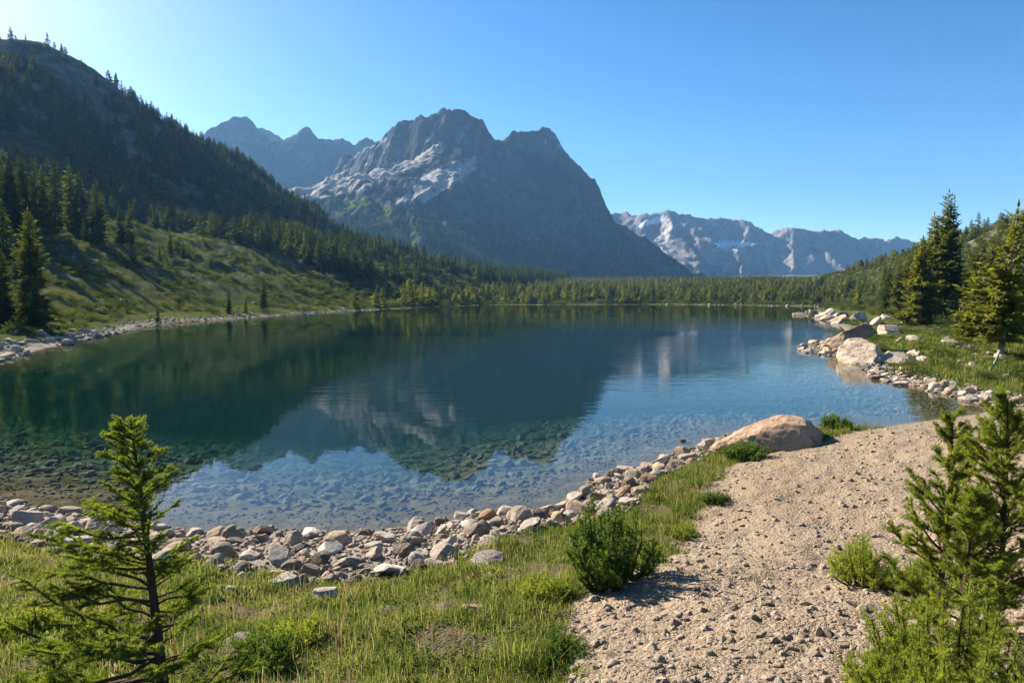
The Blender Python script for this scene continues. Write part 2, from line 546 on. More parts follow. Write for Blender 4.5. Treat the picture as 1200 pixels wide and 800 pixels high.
def mat_haze():
    t = NT("haze")
    v = t.node("ShaderNodeVolumePrincipled")
    v.inputs['Density Attribute'].default_value = ""
    v.inputs['Color'].default_value = (.26, .56, 1.0, 1)
    v.inputs['Density'].default_value = HAZE
    v.inputs['Anisotropy'].default_value = 0.15
    t.l.new(v.outputs[0], t.out.inputs['Volume'])
    t.m.cycles.homogeneous_volume = True
    return t.m
HAZE = 1.0e-4

M = dict(
    ground=mat_ground(), rock=mat_rock(), water=mat_water(), grass=mat_grass(),
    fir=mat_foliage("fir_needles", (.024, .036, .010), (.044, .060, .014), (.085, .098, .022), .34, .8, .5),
    lit_fir=mat_foliage("lit_fir_needles", (.070, .080, .012), (.115, .124, .018), (.17, .165, .027), .42, .5, .5),  # sunlit copy of the fir needles: sunlight put into a brighter, yellower colour
    young=mat_foliage("young_spruce_needles", (.072, .10, .015), (.125, .16, .022), (.18, .21, .034), .46, .1, 5.0),
    pine=mat_foliage("young_pine_needles", (.10, .13, .018), (.165, .195, .027), (.25, .265, .04), .5, .3, 5.0),
    leaf=mat_foliage("shrub_leaves", (.045, .082, .014), (.08, .125, .02), (.13, .17, .03), .38, .2, 6.0),
    heath=mat_foliage("heath_leaves", (.028, .040, .008), (.058, .074, .014), (.11, .115, .028), .34, 1.0, .6),
    bark=mat_bark("conifer_bark", (.05, .038, .03), (.16, .125, .10)),
    grey_bark=mat_bark("weathered_bark", (.16, .14, .12), (.36, .32, .28)),
    twig=mat_bark("twig_bark", (.03, .02, .014), (.10, .065, .04)),
)

# ------------------------------------------------------------------ ground sheet
def build_ground():
    fine = np.linspace(R(-43), R(43), 800)
    side = np.geomspace(R(43), R(180), 50)[1:]
    th = np.concatenate([-side[::-1], fine, side[:-1]])
    r = np.concatenate([[0.0], np.geomspace(0.8, 1500, 520), [1900, 2500, 3400]])
    TH, RR = np.meshgrid(th, r)
    x = RR * np.sin(TH); y = RR * np.cos(TH)
    z, d, dL, v, HL, dR, vr = height(x, y, full=True)
    nr, nt = x.shape
    V = np.stack([x, y, z], -1).reshape(-1, 3)
    idx = np.arange(nr * nt).reshape(nr, nt)
    nxt = np.roll(idx, -1, axis=1)
    F = np.stack([idx[:-1], nxt[:-1], nxt[1:], idx[1:]], -1).reshape(-1, 4)[:, ::-1]
    me = make_mesh("ground", V, F, [M['ground']], smooth=True)
    nz1 = fbm(x / 2.2, y / 2.2, 61, 4)
    ps = path_side(x, y)
    near = sstep(24, 19, y)
    gravel = sstep(-.12, .12, ps + .30 * nz1 + .16 * fbm(x / .45, y / .45, 62, 3)) * near * sstep(0, .2, d) * sstep(26, 19, x)
    bw = band_width(x) + .25 * nz1
    stony = np.where(near > .5, sstep(bw + .15, bw - .25, d) * near, sstep(1.6 + nz1, .5 + nz1, d))
    stony = np.where((y > 24), sstep(3.0, .4, d + nz1 + .01 * y), stony)
    grass = 1 - stony
    soil = sstep(.1, .6, fbm(x / .8, y / .8, 63, 4)) * grass * near * .8 + sstep(.5, .1, np.abs(ps)) * near * .5
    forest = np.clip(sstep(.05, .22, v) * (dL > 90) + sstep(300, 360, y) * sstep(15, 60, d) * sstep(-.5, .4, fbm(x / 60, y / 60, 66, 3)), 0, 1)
    oc = ridged(x / 55, y / 40, 68, 4) + .5 * fbm(x / 160, y / 160, 69, 2)
    outcrop = .9 * np.maximum(sstep(.75, 1.2, oc), .8 * sstep(.6, .8, v) * sstep(-205, -245, x) * sstep(.2, .8, oc)) * sstep(.2, .4, v) * (dL > 90)
    outcrop = np.maximum(outcrop, sstep(.95, 1.35, ridged(x / 18, y / 9, 70, 4)) * sstep(12, 40, dR))
    outcrop = np.maximum(outcrop, sstep(.85, 1.2, ridged(x / 9, y / 9, 71, 3)) * sstep(4, 30, dL) * (dL < 120) * .6)
    attr(me, 'grass', grass); attr(me, 'gravel', gravel); attr(me, 'soil', np.clip(soil, 0, 1))
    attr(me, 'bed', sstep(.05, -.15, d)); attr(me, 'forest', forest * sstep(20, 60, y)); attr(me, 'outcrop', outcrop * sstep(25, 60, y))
    o = obj("ground", me)
    return tag(o, kind='structure')
build_ground()

def build_water():
    x0, x1, y0, y1, zb = -48, 175, 6.0, 330, -11
    v = [(x0, y0, zb), (x1, y0, zb), (x1, y1, zb), (x0, y1, zb), (x0, y0, 0), (x1, y0, 0), (x1, y1, 0), (x0, y1, 0)]
    f = [(0, 3, 2, 1), (4, 5, 6, 7), (0, 1, 5, 4), (1, 2, 6, 5), (2, 3, 7, 6), (3, 0, 4, 7)]
    return tag(obj("water", make_mesh("water", v, np.array(f), [M['water']])), kind='structure')
build_water()

# ------------------------------------------------------------------ mountains
def in_poly(poly, x, y):
    ins = np.zeros(np.shape(x), bool)
    for i in range(len(poly)):
        ax, ay = poly[i]; bx, by = poly[(i + 1) % len(poly)]
        c = ((ay > y) != (by > y))
        xi = ax + (y - ay) / ((by - ay) or 1e-9) * (bx - ax)
        ins ^= c & (x < xi)
    return ins

def mountain_heights(ridges, X, Y, seed, warp, rough):
    wx = X + warp * fbm(X / 140, Y / 140, seed, 4)
    wy = Y + warp * fbm(X / 140, Y / 140, seed + 50, 4)
    Z = np.full(X.shape, -1e3)
    for k, rd in enumerate(ridges):
        pts = [at_depth(*p) for p in rd['p']]
        dist, H, T = polyline_near(pts, wx, wy)
        g = rd.get('gully', .3)
        dist = dist * (1 + g * fbm(T / 90, dist / 500, seed + 3 * k + 7, 2) + .5 * g * fbm(T / 28, dist / 250, seed + 3 * k + 9, 2))
        dist = np.maximum(dist, 0)
        a, cf, b = rd['s']
        hc = cf * H
        z = np.where(a * dist < hc, H - a * dist, H - hc - b * (dist - hc / a))
        z = z - .75 * np.maximum(0, X - rd.get('east', 1e6))   # the gentle shoulders end where the great face begins
        Z = np.maximum(Z, z)
    top = np.clip(Z / 60, 0, 1)
    Z = Z + top * rough * (ridged(X / 75, Y / 75, seed + 90, 5, .55) * .6 - .7 + fbm(X / 22, Y / 22, seed + 95, 4, .55) * .35)
    return Z

def build_mountain(name, ridges, box, step, mat, seed, warp=16, rough=9, veg_line=(60, 150), snow=(), scree=(), green=(), veg_max=1.0):
    x0, x1, y0, y1 = box
    xs = np.arange(x0, x1 + .1, step); ys = np.arange(y0, y1 + .1, step)
    X, Y = np.meshgrid(xs, ys)
    Z = mountain_heights(ridges, X, Y, seed, warp, rough)
    keep = Z > -12
    gy, gx = np.gradient(np.maximum(Z, -12), step)
    slope = np.hypot(gx, gy)
    ny, nx = X.shape
    idx = np.arange(nx * ny).reshape(ny, nx)
    F = np.stack([idx[:-1, :-1], idx[:-1, 1:], idx[1:, 1:], idx[1:, :-1]], -1).reshape(-1, 4)
    kf = keep.ravel()[F].any(1)
    F = F[kf]
    used = np.unique(F)
    remap = np.full(nx * ny, -1); remap[used] = np.arange(len(used))
    V = np.stack([X, Y, np.maximum(Z, -12)], -1).reshape(-1, 3)[used]
    me = make_mesh(name, V, remap[F], [mat], smooth=True)
    n1 = fbm(X / 60, Y / 60, seed + 5, 4)
    veg = sstep(veg_line[1], veg_line[0], Z + 35 * n1) * sstep(.95, .6, slope + .15 * n1) * veg_max
    # picture coordinates of each vertex only serve to lay the named snow and scree fields where they lie on the mountain
    dy = Y * math.cos(PITCH) - (Z - CAM_H) * math.sin(PITCH)
    px = 600 + 800 * X / dy
    py = 400 - 800 * (Y * math.sin(PITCH) + (Z - CAM_H) * math.cos(PITCH)) / dy
    sn = np.zeros(X.shape); sc = np.zeros(X.shape)
    jx, jy = 5 * fbm(X / 40, Y / 40, seed + 6, 3), 3 * fbm(X / 40, Y / 40, seed + 8, 3)
    for p in snow: sn = np.maximum(sn, in_poly(p, px + .6 * jx, py + .6 * jy))
    for p in scree: sc = np.maximum(sc, in_poly(p, px + jx, py + jy) * sstep(1.9, 1.2, slope) * sstep(-.5, .3, n1 + .3))
    for p in green: veg = np.maximum(veg, in_poly(p, px + 1.5 * jx, py + 1.5 * jy) * sstep(-.45, .15, n1))
    attr(me, 'veg', veg.ravel()[used] * (1 - sc.ravel()[used])); attr(me, 'snow', sn.ravel()[used]); attr(me, 'scree', sc.ravel()[used])
    return tag(obj(name, me), kind='structure')

MAIN = [
    dict(p=[(395, 185, 1900), (440, 168, 1800), (470, 142, 1720), (500, 131, 1670), (525, 128, 1650), (550, 132, 1660), (568, 143, 1680), (582, 167, 1692), (589, 166, 1698),
            (601, 153, 1710), (620, 148, 1730), (651, 150, 1760), (661, 171, 1775), (680, 195, 1795), (695, 210, 1810), (707, 234, 1825), (710, 252, 1832)],
         s=(1.75, .55, .70), gully=.26),
    dict(p=[(700, 252, 1828), (740, 270, 1850), (800, 309, 1890), (836, 328, 1920), (865, 345, 1950)], s=(.80, .6, .8), gully=.06),
    # shoulder with the pale scree, falling left from the summit
    dict(p=[(520, 165, 1590), (502, 182, 1530), (461, 194, 1480), (405, 205, 1440), (340, 222, 1390)], s=(.40, .30, .58), gully=.25, east=-110),
    dict(p=[(560, 172, 1600), (544, 190, 1530), (509, 206, 1460), (474, 226, 1400), (440, 242, 1340)], s=(.50, .28, .68), gully=.28, east=-60),
    # buttresses of the great face
    dict(p=[(600, 158, 1700), (610, 195, 1640), (626, 240, 1580), (650, 290, 1510)], s=(1.2, .5, .7), gully=.3),
    dict(p=[(655, 156, 1765), (672, 200, 1720), (692, 260, 1690), (706, 310, 1640)], s=(1.4, .5, .8), gully=.22),
    dict(p=[(548, 135, 1660), (558, 180, 1600), (570, 230, 1530), (590, 285, 1440)], s=(1.2, .5, .7), gully=.3),
    # green foot ridge
    dict(p=[(330, 225, 1300), (400, 236, 1240), (430, 243, 1200), (480, 262, 1140), (530, 286, 1090), (580, 309, 1050), (640, 331, 1000), (700, 345, 960)], s=(.52, .4, .5), gully=.15),
]
for p in MAIN: p['s'] = tuple(p['s'])
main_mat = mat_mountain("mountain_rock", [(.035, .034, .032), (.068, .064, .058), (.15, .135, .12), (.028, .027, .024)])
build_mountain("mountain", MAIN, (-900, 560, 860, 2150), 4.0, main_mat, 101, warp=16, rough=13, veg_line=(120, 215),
               scree=[[(335, 200), (400, 190), (440, 178), (480, 165), (510, 160), (522, 175), (500, 192), (470, 205), (430, 220), (400, 228), (345, 240)],
                      [(462, 236), (490, 206), (520, 192), (560, 182), (556, 200), (525, 220), (495, 240)],
                      [(440, 170), (470, 145), (480, 150), (455, 178)], [(520, 160), (545, 140), (552, 145), (535, 170)], [(395, 186), (425, 168), (445, 165), (420, 190)], [(640, 165), (652, 154), (660, 170), (650, 180)]],
               green=[[(380, 236), (420, 230), (445, 238), (480, 246), (520, 262), (560, 285), (600, 312), (520, 312), (440, 280)], [(500, 262), (540, 270), (580, 290), (610, 312), (560, 305)]])
BACK_L = [
    dict(p=[(120, 190, 2500), (200, 172, 2500), (230, 161, 2500), (247, 151, 2500), (262, 142, 2510), (275, 136, 2520), (286, 134, 2530), (300, 148, 2540), (315, 163, 2550), (332, 165, 2550),
            (342, 156, 2540), (353, 147, 2530), (362, 151, 2530), (373, 161, 2530), (392, 164, 2530), (405, 163, 2530), (414, 168, 2530), (426, 160, 2530), (440, 165, 2530), (480, 175, 2530), (560, 190, 2530)],
         s=(1.3, .35, .75), gully=.35),
    dict(p=[(300, 150, 2900), (308, 149, 2900), (320, 154, 2900), (335, 166, 2900), (350, 175, 2900)], s=(1.1, .4, .75), gully=.3),
    dict(p=[(286, 136, 2530), (300, 180, 2380), (320, 230, 2200)], s=(1.1, .4, .7), gully=.3),
    dict(p=[(353, 149, 2530), (365, 185, 2400), (380, 225, 2250)], s=(1.1, .4, .7), gully=.3),
]
build_mountain("mountain_ridge", BACK_L, (-1750, 50, 1950, 3250), 8, main_mat, 151, warp=16, rough=10, veg_line=(60, 120))
BACK_R = [
    dict(p=[(640, 275, 2900), (690, 262, 2850), (715, 250, 2800), (735, 247, 2800), (746, 252, 2760), (758, 250, 2720), (772, 248, 2700), (787, 246, 2680), (800, 249, 2680), (820, 255, 2700),
            (835, 256, 2720), (850, 254, 2720), (868, 258, 2700), (880, 258, 2680), (890, 267, 2700), (903, 272, 2720), (914, 268, 2650), (926, 266, 2620), (945, 270, 2640),
            (962, 270, 2640), (975, 269, 2700), (985, 268, 2720), (997, 276, 2760), (1005, 280, 2800), (1014, 277, 2850), (1028, 279, 2900), (1038, 281, 2950), (1047, 277, 3000), (1060, 280, 3000),
            (1080, 288, 3000), (1130, 300, 3000), (1200, 320, 3000)], s=(1.0, .3, .50), gully=.4),
    dict(p=[(787, 247, 2680), (785, 268, 2560), (778, 292, 2440), (762, 318, 2320)], s=(1.0, .6, .62), gully=.25),
    dict(p=[(880, 259, 2680), (872, 280, 2560), (852, 300, 2450), (838, 322, 2350)], s=(1.0, .6, .62), gully=.25),
    dict(p=[(872, 282, 2560), (895, 300, 2480), (905, 325, 2380)], s=(.9, .5, .7), gully=.25),
    dict(p=[(926, 267, 2620), (930, 290, 2520), (928, 318, 2400)], s=(1.0, .6, .62), gully=.25),
    dict(p=[(962, 271, 2640), (980, 295, 2560), (995, 320, 2460)], s=(1.0, .6, .62), gully=.25),
    dict(p=[(1015, 278, 2850), (1015, 296, 2760), (1010, 312, 2660)], s=(1.0, .6, .62), gully=.25),
]
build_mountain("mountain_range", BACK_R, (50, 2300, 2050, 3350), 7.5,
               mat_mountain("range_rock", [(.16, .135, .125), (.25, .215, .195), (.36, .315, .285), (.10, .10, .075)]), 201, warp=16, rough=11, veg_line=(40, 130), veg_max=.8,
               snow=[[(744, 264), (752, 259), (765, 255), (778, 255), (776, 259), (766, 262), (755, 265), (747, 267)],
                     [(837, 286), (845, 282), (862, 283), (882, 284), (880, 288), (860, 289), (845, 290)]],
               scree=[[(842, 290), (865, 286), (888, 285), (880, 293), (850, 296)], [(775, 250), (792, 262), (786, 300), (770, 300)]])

def build_haze():
    x0, x1, y0, y1, z0, z1 = -3650, 3650, -3650, 3650, -13.5, 820
    v = [(x0, y0, z0), (x1, y0, z0), (x1, y1, z0), (x0, y1, z0), (x0, y0, z1), (x1, y0, z1), (x1, y1, z1), (x0, y1, z1)]
    f = [(0, 3, 2, 1), (4, 5, 6, 7), (0, 1, 5, 4), (1, 2, 6, 5), (2, 3, 7, 6), (3, 0, 4, 7)]
    return tag(obj("haze", make_mesh("haze", v, np.array(f), [mat_haze()])), kind='stuff')
build_haze()
# ------------------------------------------------------------------ plants
def tube(path, radii, sides=6):
    path = np.asarray(path, float); n = len(path)
    V = []
    for i in range(n):
        a = path[max(i - 1, 0)]; b = path[min(i + 1, n - 1)]
        t = b - a; t = t / (np.linalg.norm(t) + 1e-9)
        u = np.cross(t, (0.31, 0.95, 0.05)); u /= np.linalg.norm(u) + 1e-9
        w = np.cross(t, u)
        for k in range(sides):
            an = 2 * math.pi * k / sides
            V.append(path[i] + radii[i] * (math.cos(an) * u + math.sin(an) * w))
    F = [(i * sides + k, i * sides + (k + 1) % sides, (i + 1) * sides + (k + 1) % sides, (i + 1) * sides + k) for i in range(n - 1) for k in range(sides)]
    return np.array(V), np.array(F)

class Soup:
    """collects vertices and quads or triangles"""
    def __init__(s): s.v = []; s.f4 = []; s.f3 = []; s.n = 0
    def add(s, V, F):
        V = np.asarray(V, float).reshape(-1, 3); F = np.asarray(F)
        (s.f4 if F.shape[1] == 4 else s.f3).append(F + s.n)
        s.v.append(V); s.n += len(V)
    def mesh(s, name, mats, smooth=False):
        polys = []
        if s.f4: polys.append(np.concatenate(s.f4))
        if s.f3: polys.append(np.concatenate(s.f3))
        return make_mesh(name, np.concatenate(s.v), polys, mats, smooth)

def blades(P, D, N, L, W, taper=0.5):
    """diamond leaves: start P, direction D, face normal N, length L, width W"""
    D = D / (np.linalg.norm(D, axis=1, keepdims=True) + 1e-9)
    S = np.cross(D, N); S /= np.linalg.norm(S, axis=1, keepdims=True) + 1e-9
    L = np.asarray(L)[:, None]; W = np.asarray(W)[:, None]
    a = P; b = P + D * L * taper + S * W * .5; c = P + D * L; d = P + D * L * taper - S * W * .5
    V = np.stack([a, b, c, d], 1).reshape(-1, 3)
    F = np.arange(len(P) * 4).reshape(-1, 4)
    return V, F

def conifer(seed, H, rad, bare=.08, det=2, thin=.15, lop=0.0, point=.85):
    """trunk soup and crown soup of a spruce or fir; det 0 far, 1 middle, 2 near"""
    g = np.random.default_rng(seed)
    trunk = Soup(); crown = Soup()
    n = 9
    bend = g.normal(0, .012 * H, 2)
    zs = np.linspace(-.4, H, n)
    path = np.stack([bend[0] * (zs / H) ** 2, bend[1] * (zs / H) ** 2, zs], 1)
    tr = .016 * H + .03
    V, F = tube(path, tr * (1 - zs.clip(0) / H) ** .8 + .008, [5, 6, 9][det])
    trunk.add(V, F)
    gap = [.62, .36, .25][det] * (H / 10) ** .3
    z = bare * H
    gl = g.uniform(0, 6.28)
    while z < H * .985:
        q = (z - bare * H) / (H * (1 - bare))
        base = rad * (1 - q) ** point * (.55 + .45 * min(1, q / .12)) + .10
        nb = [5, 6, 6][det]
        a0 = g.uniform(0, 6.28)
        for k in range(nb):
            if g.random() < thin: continue
            az = a0 + 6.283 * k / nb + g.normal(0, .25)
            L = base * g.uniform(.6, 1.18) * (1 + lop * math.cos(az - gl))
            if g.random() < .08: L *= 1.2
            el = -.32 + .95 * q ** 1.3 + g.normal(0, .10)
            m = max(2, int(L / [.55, .24, .15][det]))
            s = (np.arange(m) + .6) / m
            dirh = np.array([math.cos(az), math.sin(az), 0.0])
            px = s * L * math.cos(el)
            pz = s * L * math.sin(el) + .16 * L * s * s - .06 * L * math.sin(3.1 * 1) * s
            c0 = np.array([bend[0] * (z / H) ** 2, bend[1] * (z / H) ** 2, z])
            Pp = c0 + dirh * px[:, None] + np.array([0, 0, 1.0]) * pz[:, None]
            if det >= 1 and L > .35:
                V, F = tube(np.stack([c0, Pp[m // 2], Pp[-1]]), [.012 + .012 * L, .008 + .005 * L, .003], 3 if det == 1 else 4)
                trunk.add(V, F)
            side = np.array([-math.sin(az), math.cos(az), 0.0])
            for sg in (-1, 1, 0):
                if sg == 0:
                    Pq = Pp; D = dirh + np.array([0, 0, math.tan(el) * .6 + .1]) + g.normal(0, .15, (m, 3))
                    ll = np.full(m, L / m * 1.9) + .06; ww = ll * [.6, .5, .38][det]
                else:
                    ang = g.uniform(.6, 1.15, m)
                    D = dirh * np.cos(ang)[:, None] + side * (sg * np.sin(ang))[:, None] + np.array([0, 0, 1.0]) * (g.normal(-.12, .22, m))[:, None]
                    Pq = Pp + g.normal(0, .03, (m, 3))
                    ll = (L * .42 * (1.05 - s) + [.35, .16, .12][det]) * g.uniform(.7, 1.25, m); ww = ll * [.85, .62, .36][det]
                N = np.array([0, 0, [.25, .4, .7][det]]) + g.normal(0, .7, (m, 3))
                V, F = blades(Pq, D + np.array([0, 0, [-.35, -.25, -.1][det]]), N, ll, ww, .4)
                crown.add(V, F)
                if det == 2 and sg != 0:
                    D2 = D + g.normal(0, .35, (m, 3)); V, F = blades(Pq + D * .35 * ll[:, None] / (np.linalg.norm(D, axis=1, keepdims=True)), D2, N + g.normal(0, .5, (m, 3)), ll * .7, ww * .8, .4); crown.add(V, F)
                    D2 = D + np.array([0, 0, -.5]) + g.normal(0, .3, (m, 3)); V, F = blades(Pq, D2, g.normal(0, 1, (m, 3)), ll * .6, ww * .8, .4); crown.add(V, F)
        z += gap * g.uniform(.75, 1.25)
    # leader
    V, F = blades(np.array([[bend[0], bend[1], H - .5 * gap]] * 3), np.array([[0, 0, 1.0]] * 3) + g.normal(0, .06, (3, 3)), g.normal(0, 1, (3, 3)), np.full(3, gap + .25), np.full(3, .14), .3)
    crown.add(V, F)
    return trunk, crown

def joined(name, trunk, crown, mats):
    V = np.concatenate(trunk.v + [v for v in crown.v])
    t4 = np.concatenate(trunk.f4); c4 = np.concatenate(crown.f4) + trunk.n
    return make_mesh(name, V, np.concatenate([t4, c4]), mats, False, np.concatenate([np.zeros(len(t4)), np.ones(len(c4))]))

# whole-tree meshes for middle and far distance (height 10 m, scaled per tree)
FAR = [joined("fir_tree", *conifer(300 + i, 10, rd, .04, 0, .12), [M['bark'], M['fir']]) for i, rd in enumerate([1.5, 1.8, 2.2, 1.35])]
FARL = [joined("lit_fir_tree", *conifer(320 + i, 10, rd, .04, 0, .12), [M['bark'], M['lit_fir']]) for i, rd in enumerate([1.7, 2.3, 1.9])]
MID = []
for i, (rd, br, th) in enumerate([(1.75, .05, .12), (1.45, .05, .16), (2.1, .03, .10), (1.6, .12, .22)]):
    t, c = conifer(340 + i, 10, rd, br, 1, th)
    MID.append((t.mesh("trunk", [M['bark']], True), c.mesh("crown", [M['fir']])))

def put_tree(name, meshes, loc, s, rz, label, cat, group=None, lean=(0, 0)):
    t, c = meshes
    r = empty(name, loc, rz)
    r.rotation_euler = (lean[0], lean[1], rz)
    r.scale = s if isinstance(s, tuple) else (s, s, s)
    tag(r, label, cat, group)
    obj("trunk", t, r); obj("crown", c, r)
    return r

# ---- bushes: a low mound of leaf sprays on bent stems
def bush(seed, n=260, leaf=.16, h=1.0, w=1.0, wid=.4):
    g = np.random.default_rng(seed)
    s = Soup()
    k = 7
    ctr = np.stack([g.uniform(-.55, .55, k) * w, g.uniform(-.55, .55, k) * w, g.uniform(.15, .5, k) * h], 1)
    ri = g.uniform(.3, .55, k)
    c = g.integers(0, k, n)
    D = g.normal(0, 1, (n, 3)); D[:, 2] = np.abs(D[:, 2]) * 1.1 - .15
    D /= np.linalg.norm(D, axis=1, keepdims=True)
    P = ctr[c] + D * (ri[c] * g.uniform(.55, 1.0, n))[:, None] * np.array([w, w, h])
    P[:, 2] = np.maximum(P[:, 2], 0)
    V, F = blades(P, D + np.array([0, 0, .5]) + g.normal(0, .5, (n, 3)), g.normal(0, 1, (n, 3)), leaf * g.uniform(.6, 1.3, n), leaf * wid * g.uniform(.7, 1.2, n))
    s.add(V, F)
    for j in range(k):
        V, F = tube([(0, 0, -.05), ctr[j] * np.array([.6, .6, .5]), ctr[j]], [.03, .02, .008], 4)
        s.add(V, F)
    return s.mesh("low_bush", [M['heath']])
BUSH = [bush(400 + i, 300, .15, hh, 1.0) for i, hh in enumerate([.8, 1.1, .6])]

# ---- stuff scattered from meshes that also stand in the scene
def scatter(name, pts, sc, rz, idx, sources, tilt=None):
    me = bpy.data.meshes.new(name)
    n = len(pts)
    me.vertices.add(n); me.vertices.foreach_set("co", np.asarray(pts, np.float32).ravel())
    sc = np.asarray(sc, np.float32)
    if sc.ndim == 1: sc = np.stack([sc] * 3, 1)
    a = me.attributes.new("size", 'FLOAT_VECTOR', 'POINT'); a.data.foreach_set("vector", sc.ravel().astype(np.float32))
    e = np.zeros((n, 3), np.float32)
    if tilt is not None: e[:, :2] = tilt
    e[:, 2] = rz
    a = me.attributes.new("turn", 'FLOAT_VECTOR', 'POINT'); a.data.foreach_set("vector", e.ravel())
    a = me.attributes.new("kind_index", 'INT', 'POINT'); a.data.foreach_set("value", np.asarray(idx, np.int32))
    o = obj(name, me)
    ng = bpy.data.node_groups.new(name + "_scatter", 'GeometryNodeTree')
    ng.interface.new_socket("Geometry", in_out='INPUT', socket_type='NodeSocketGeometry')
    ng.interface.new_socket("Geometry", in_out='OUTPUT', socket_type='NodeSocketGeometry')
    N, Lk = ng.nodes, ng.links
    gi = N.new('NodeGroupInput'); go = N.new('NodeGroupOutput')
    jo = N.new('GeometryNodeJoinGeometry')
    for so_ in reversed(sources):
        oi = N.new('GeometryNodeObjectInfo'); oi.transform_space = 'ORIGINAL'
        oi.inputs['Object'].default_value = so_; oi.inputs['As Instance'].default_value = True
        Lk.new(oi.outputs['Geometry'], jo.inputs[0])
    ip = N.new('GeometryNodeInstanceOnPoints')
    ip.inputs['Pick Instance'].default_value = True
    Lk.new(gi.outputs[0], ip.inputs['Points']); Lk.new(jo.outputs[0], ip.inputs['Instance'])
    def na(nm, ty):
        q = N.new('GeometryNodeInputNamedAttribute'); q.data_type = ty; q.inputs['Name'].default_value = nm
        return q.outputs['Attribute']
    Lk.new(na("kind_index", 'INT'), ip.inputs['Instance Index'])
    er = N.new('FunctionNodeEulerToRotation'); Lk.new(na("turn", 'FLOAT_VECTOR'), er.inputs[0])
    Lk.new(er.outputs[0], ip.inputs['Rotation'])
    Lk.new(na("size", 'FLOAT_VECTOR'), ip.inputs['Scale'])
    Lk.new(ip.outputs[0], go.inputs[0])
    md = o.modifiers.new("scatter", 'NODES'); md.node_group = ng
    return tag(o, kind='stuff')

# ------------------------------------------------------------------ trees of the left hillside
GL = "firs on the left hillside"
left_trees = [  # (x base, y base, y top, label)
    (3, 272, 190, "dark fir at the photo's left edge, high in the cluster above the meadow"),
    (13, 276, 190, "dark fir second from the left in the cluster above the meadow"),
    (29, 272, 186, "tall dark fir third from the left in the cluster above the meadow"),
    (42, 272, 190, "narrow fir in the middle of the cluster above the meadow"),
    (53, 274, 201, "shorter fir standing in front of the cluster's two tallest firs"),
    (65, 274, 190, "tall fir right of the middle in the cluster above the meadow"),
    (85, 272, 197, "broad fir at the right half of the cluster above the meadow"),
    (96, 276, 207, "fir just left of the last tall fir of the cluster above the meadow"),
    (114, 286, 215, "last tall fir at the right end of the cluster above the meadow"),
    (101, 286, 250, "small pale fir at the foot of the cluster's right end"),
    (142, 285, 243, "left of two firs standing apart, right of the cluster above the meadow"),
    (153, 291, 242, "right of two firs standing apart, right of the cluster above the meadow"),
    (200, 300, 268, "small fir alone on the slope where the hill's shadow begins"),
    (187, 302, 283, "very small fir left of the lone fir by the shadow's edge"),
    (215, 303, 284, "very small fir right of the lone fir by the shadow's edge"),
    (38, 385, 250, "tall dark fir nearest the water on the left shore, sunlit crown"),
    (22, 330, 282, "slim fir behind the tall fir nearest the left shore"),
    (4, 384, 296, "dark fir cut by the photo's left edge near the shore"),
    (41, 390, 335, "short wide fir at the foot of the tall fir by the left shore"),
    (5, 318, 238, "fir at the photo's left edge halfway up the meadow"),
    (268, 367, 340, "small fir by the water's edge in the middle of the left shore"),
    (288, 366, 347, "stunted little fir right of the small fir on the left shore"),
    (309, 362, 330, "fir at the sunlit foot of the slope, left of the shore's bend"),
    (185, 380, 357, "tiny dark fir at the waterline of the left shore"),
]
k = 0
for (bx, by, ty, lab) in left_trees:
    p = hit(bx, by)
    hgt = (by - ty) / 800.0 * p.y * 1.03
    rr = rng.uniform(.9, 1.15) * (1.25 if (by - ty) < 60 and by > 380 else 1)
    s = hgt / 10
    if by - ty > 85 or by > 380:
        t, c = conifer(700 + k, 10, 2.0, .03, 2, .12, .1)
        meshes = (t.mesh("trunk", [M['bark']], True), c.mesh("crown", [M['fir']]))
    else:
        meshes = MID[k % 4]
    put_tree("fir_tree", meshes, p - Vector((0, 0, .1)), (s * rr, s * rr, s), rng.uniform(0, 6.28), lab, "tree", GL)
    k += 1

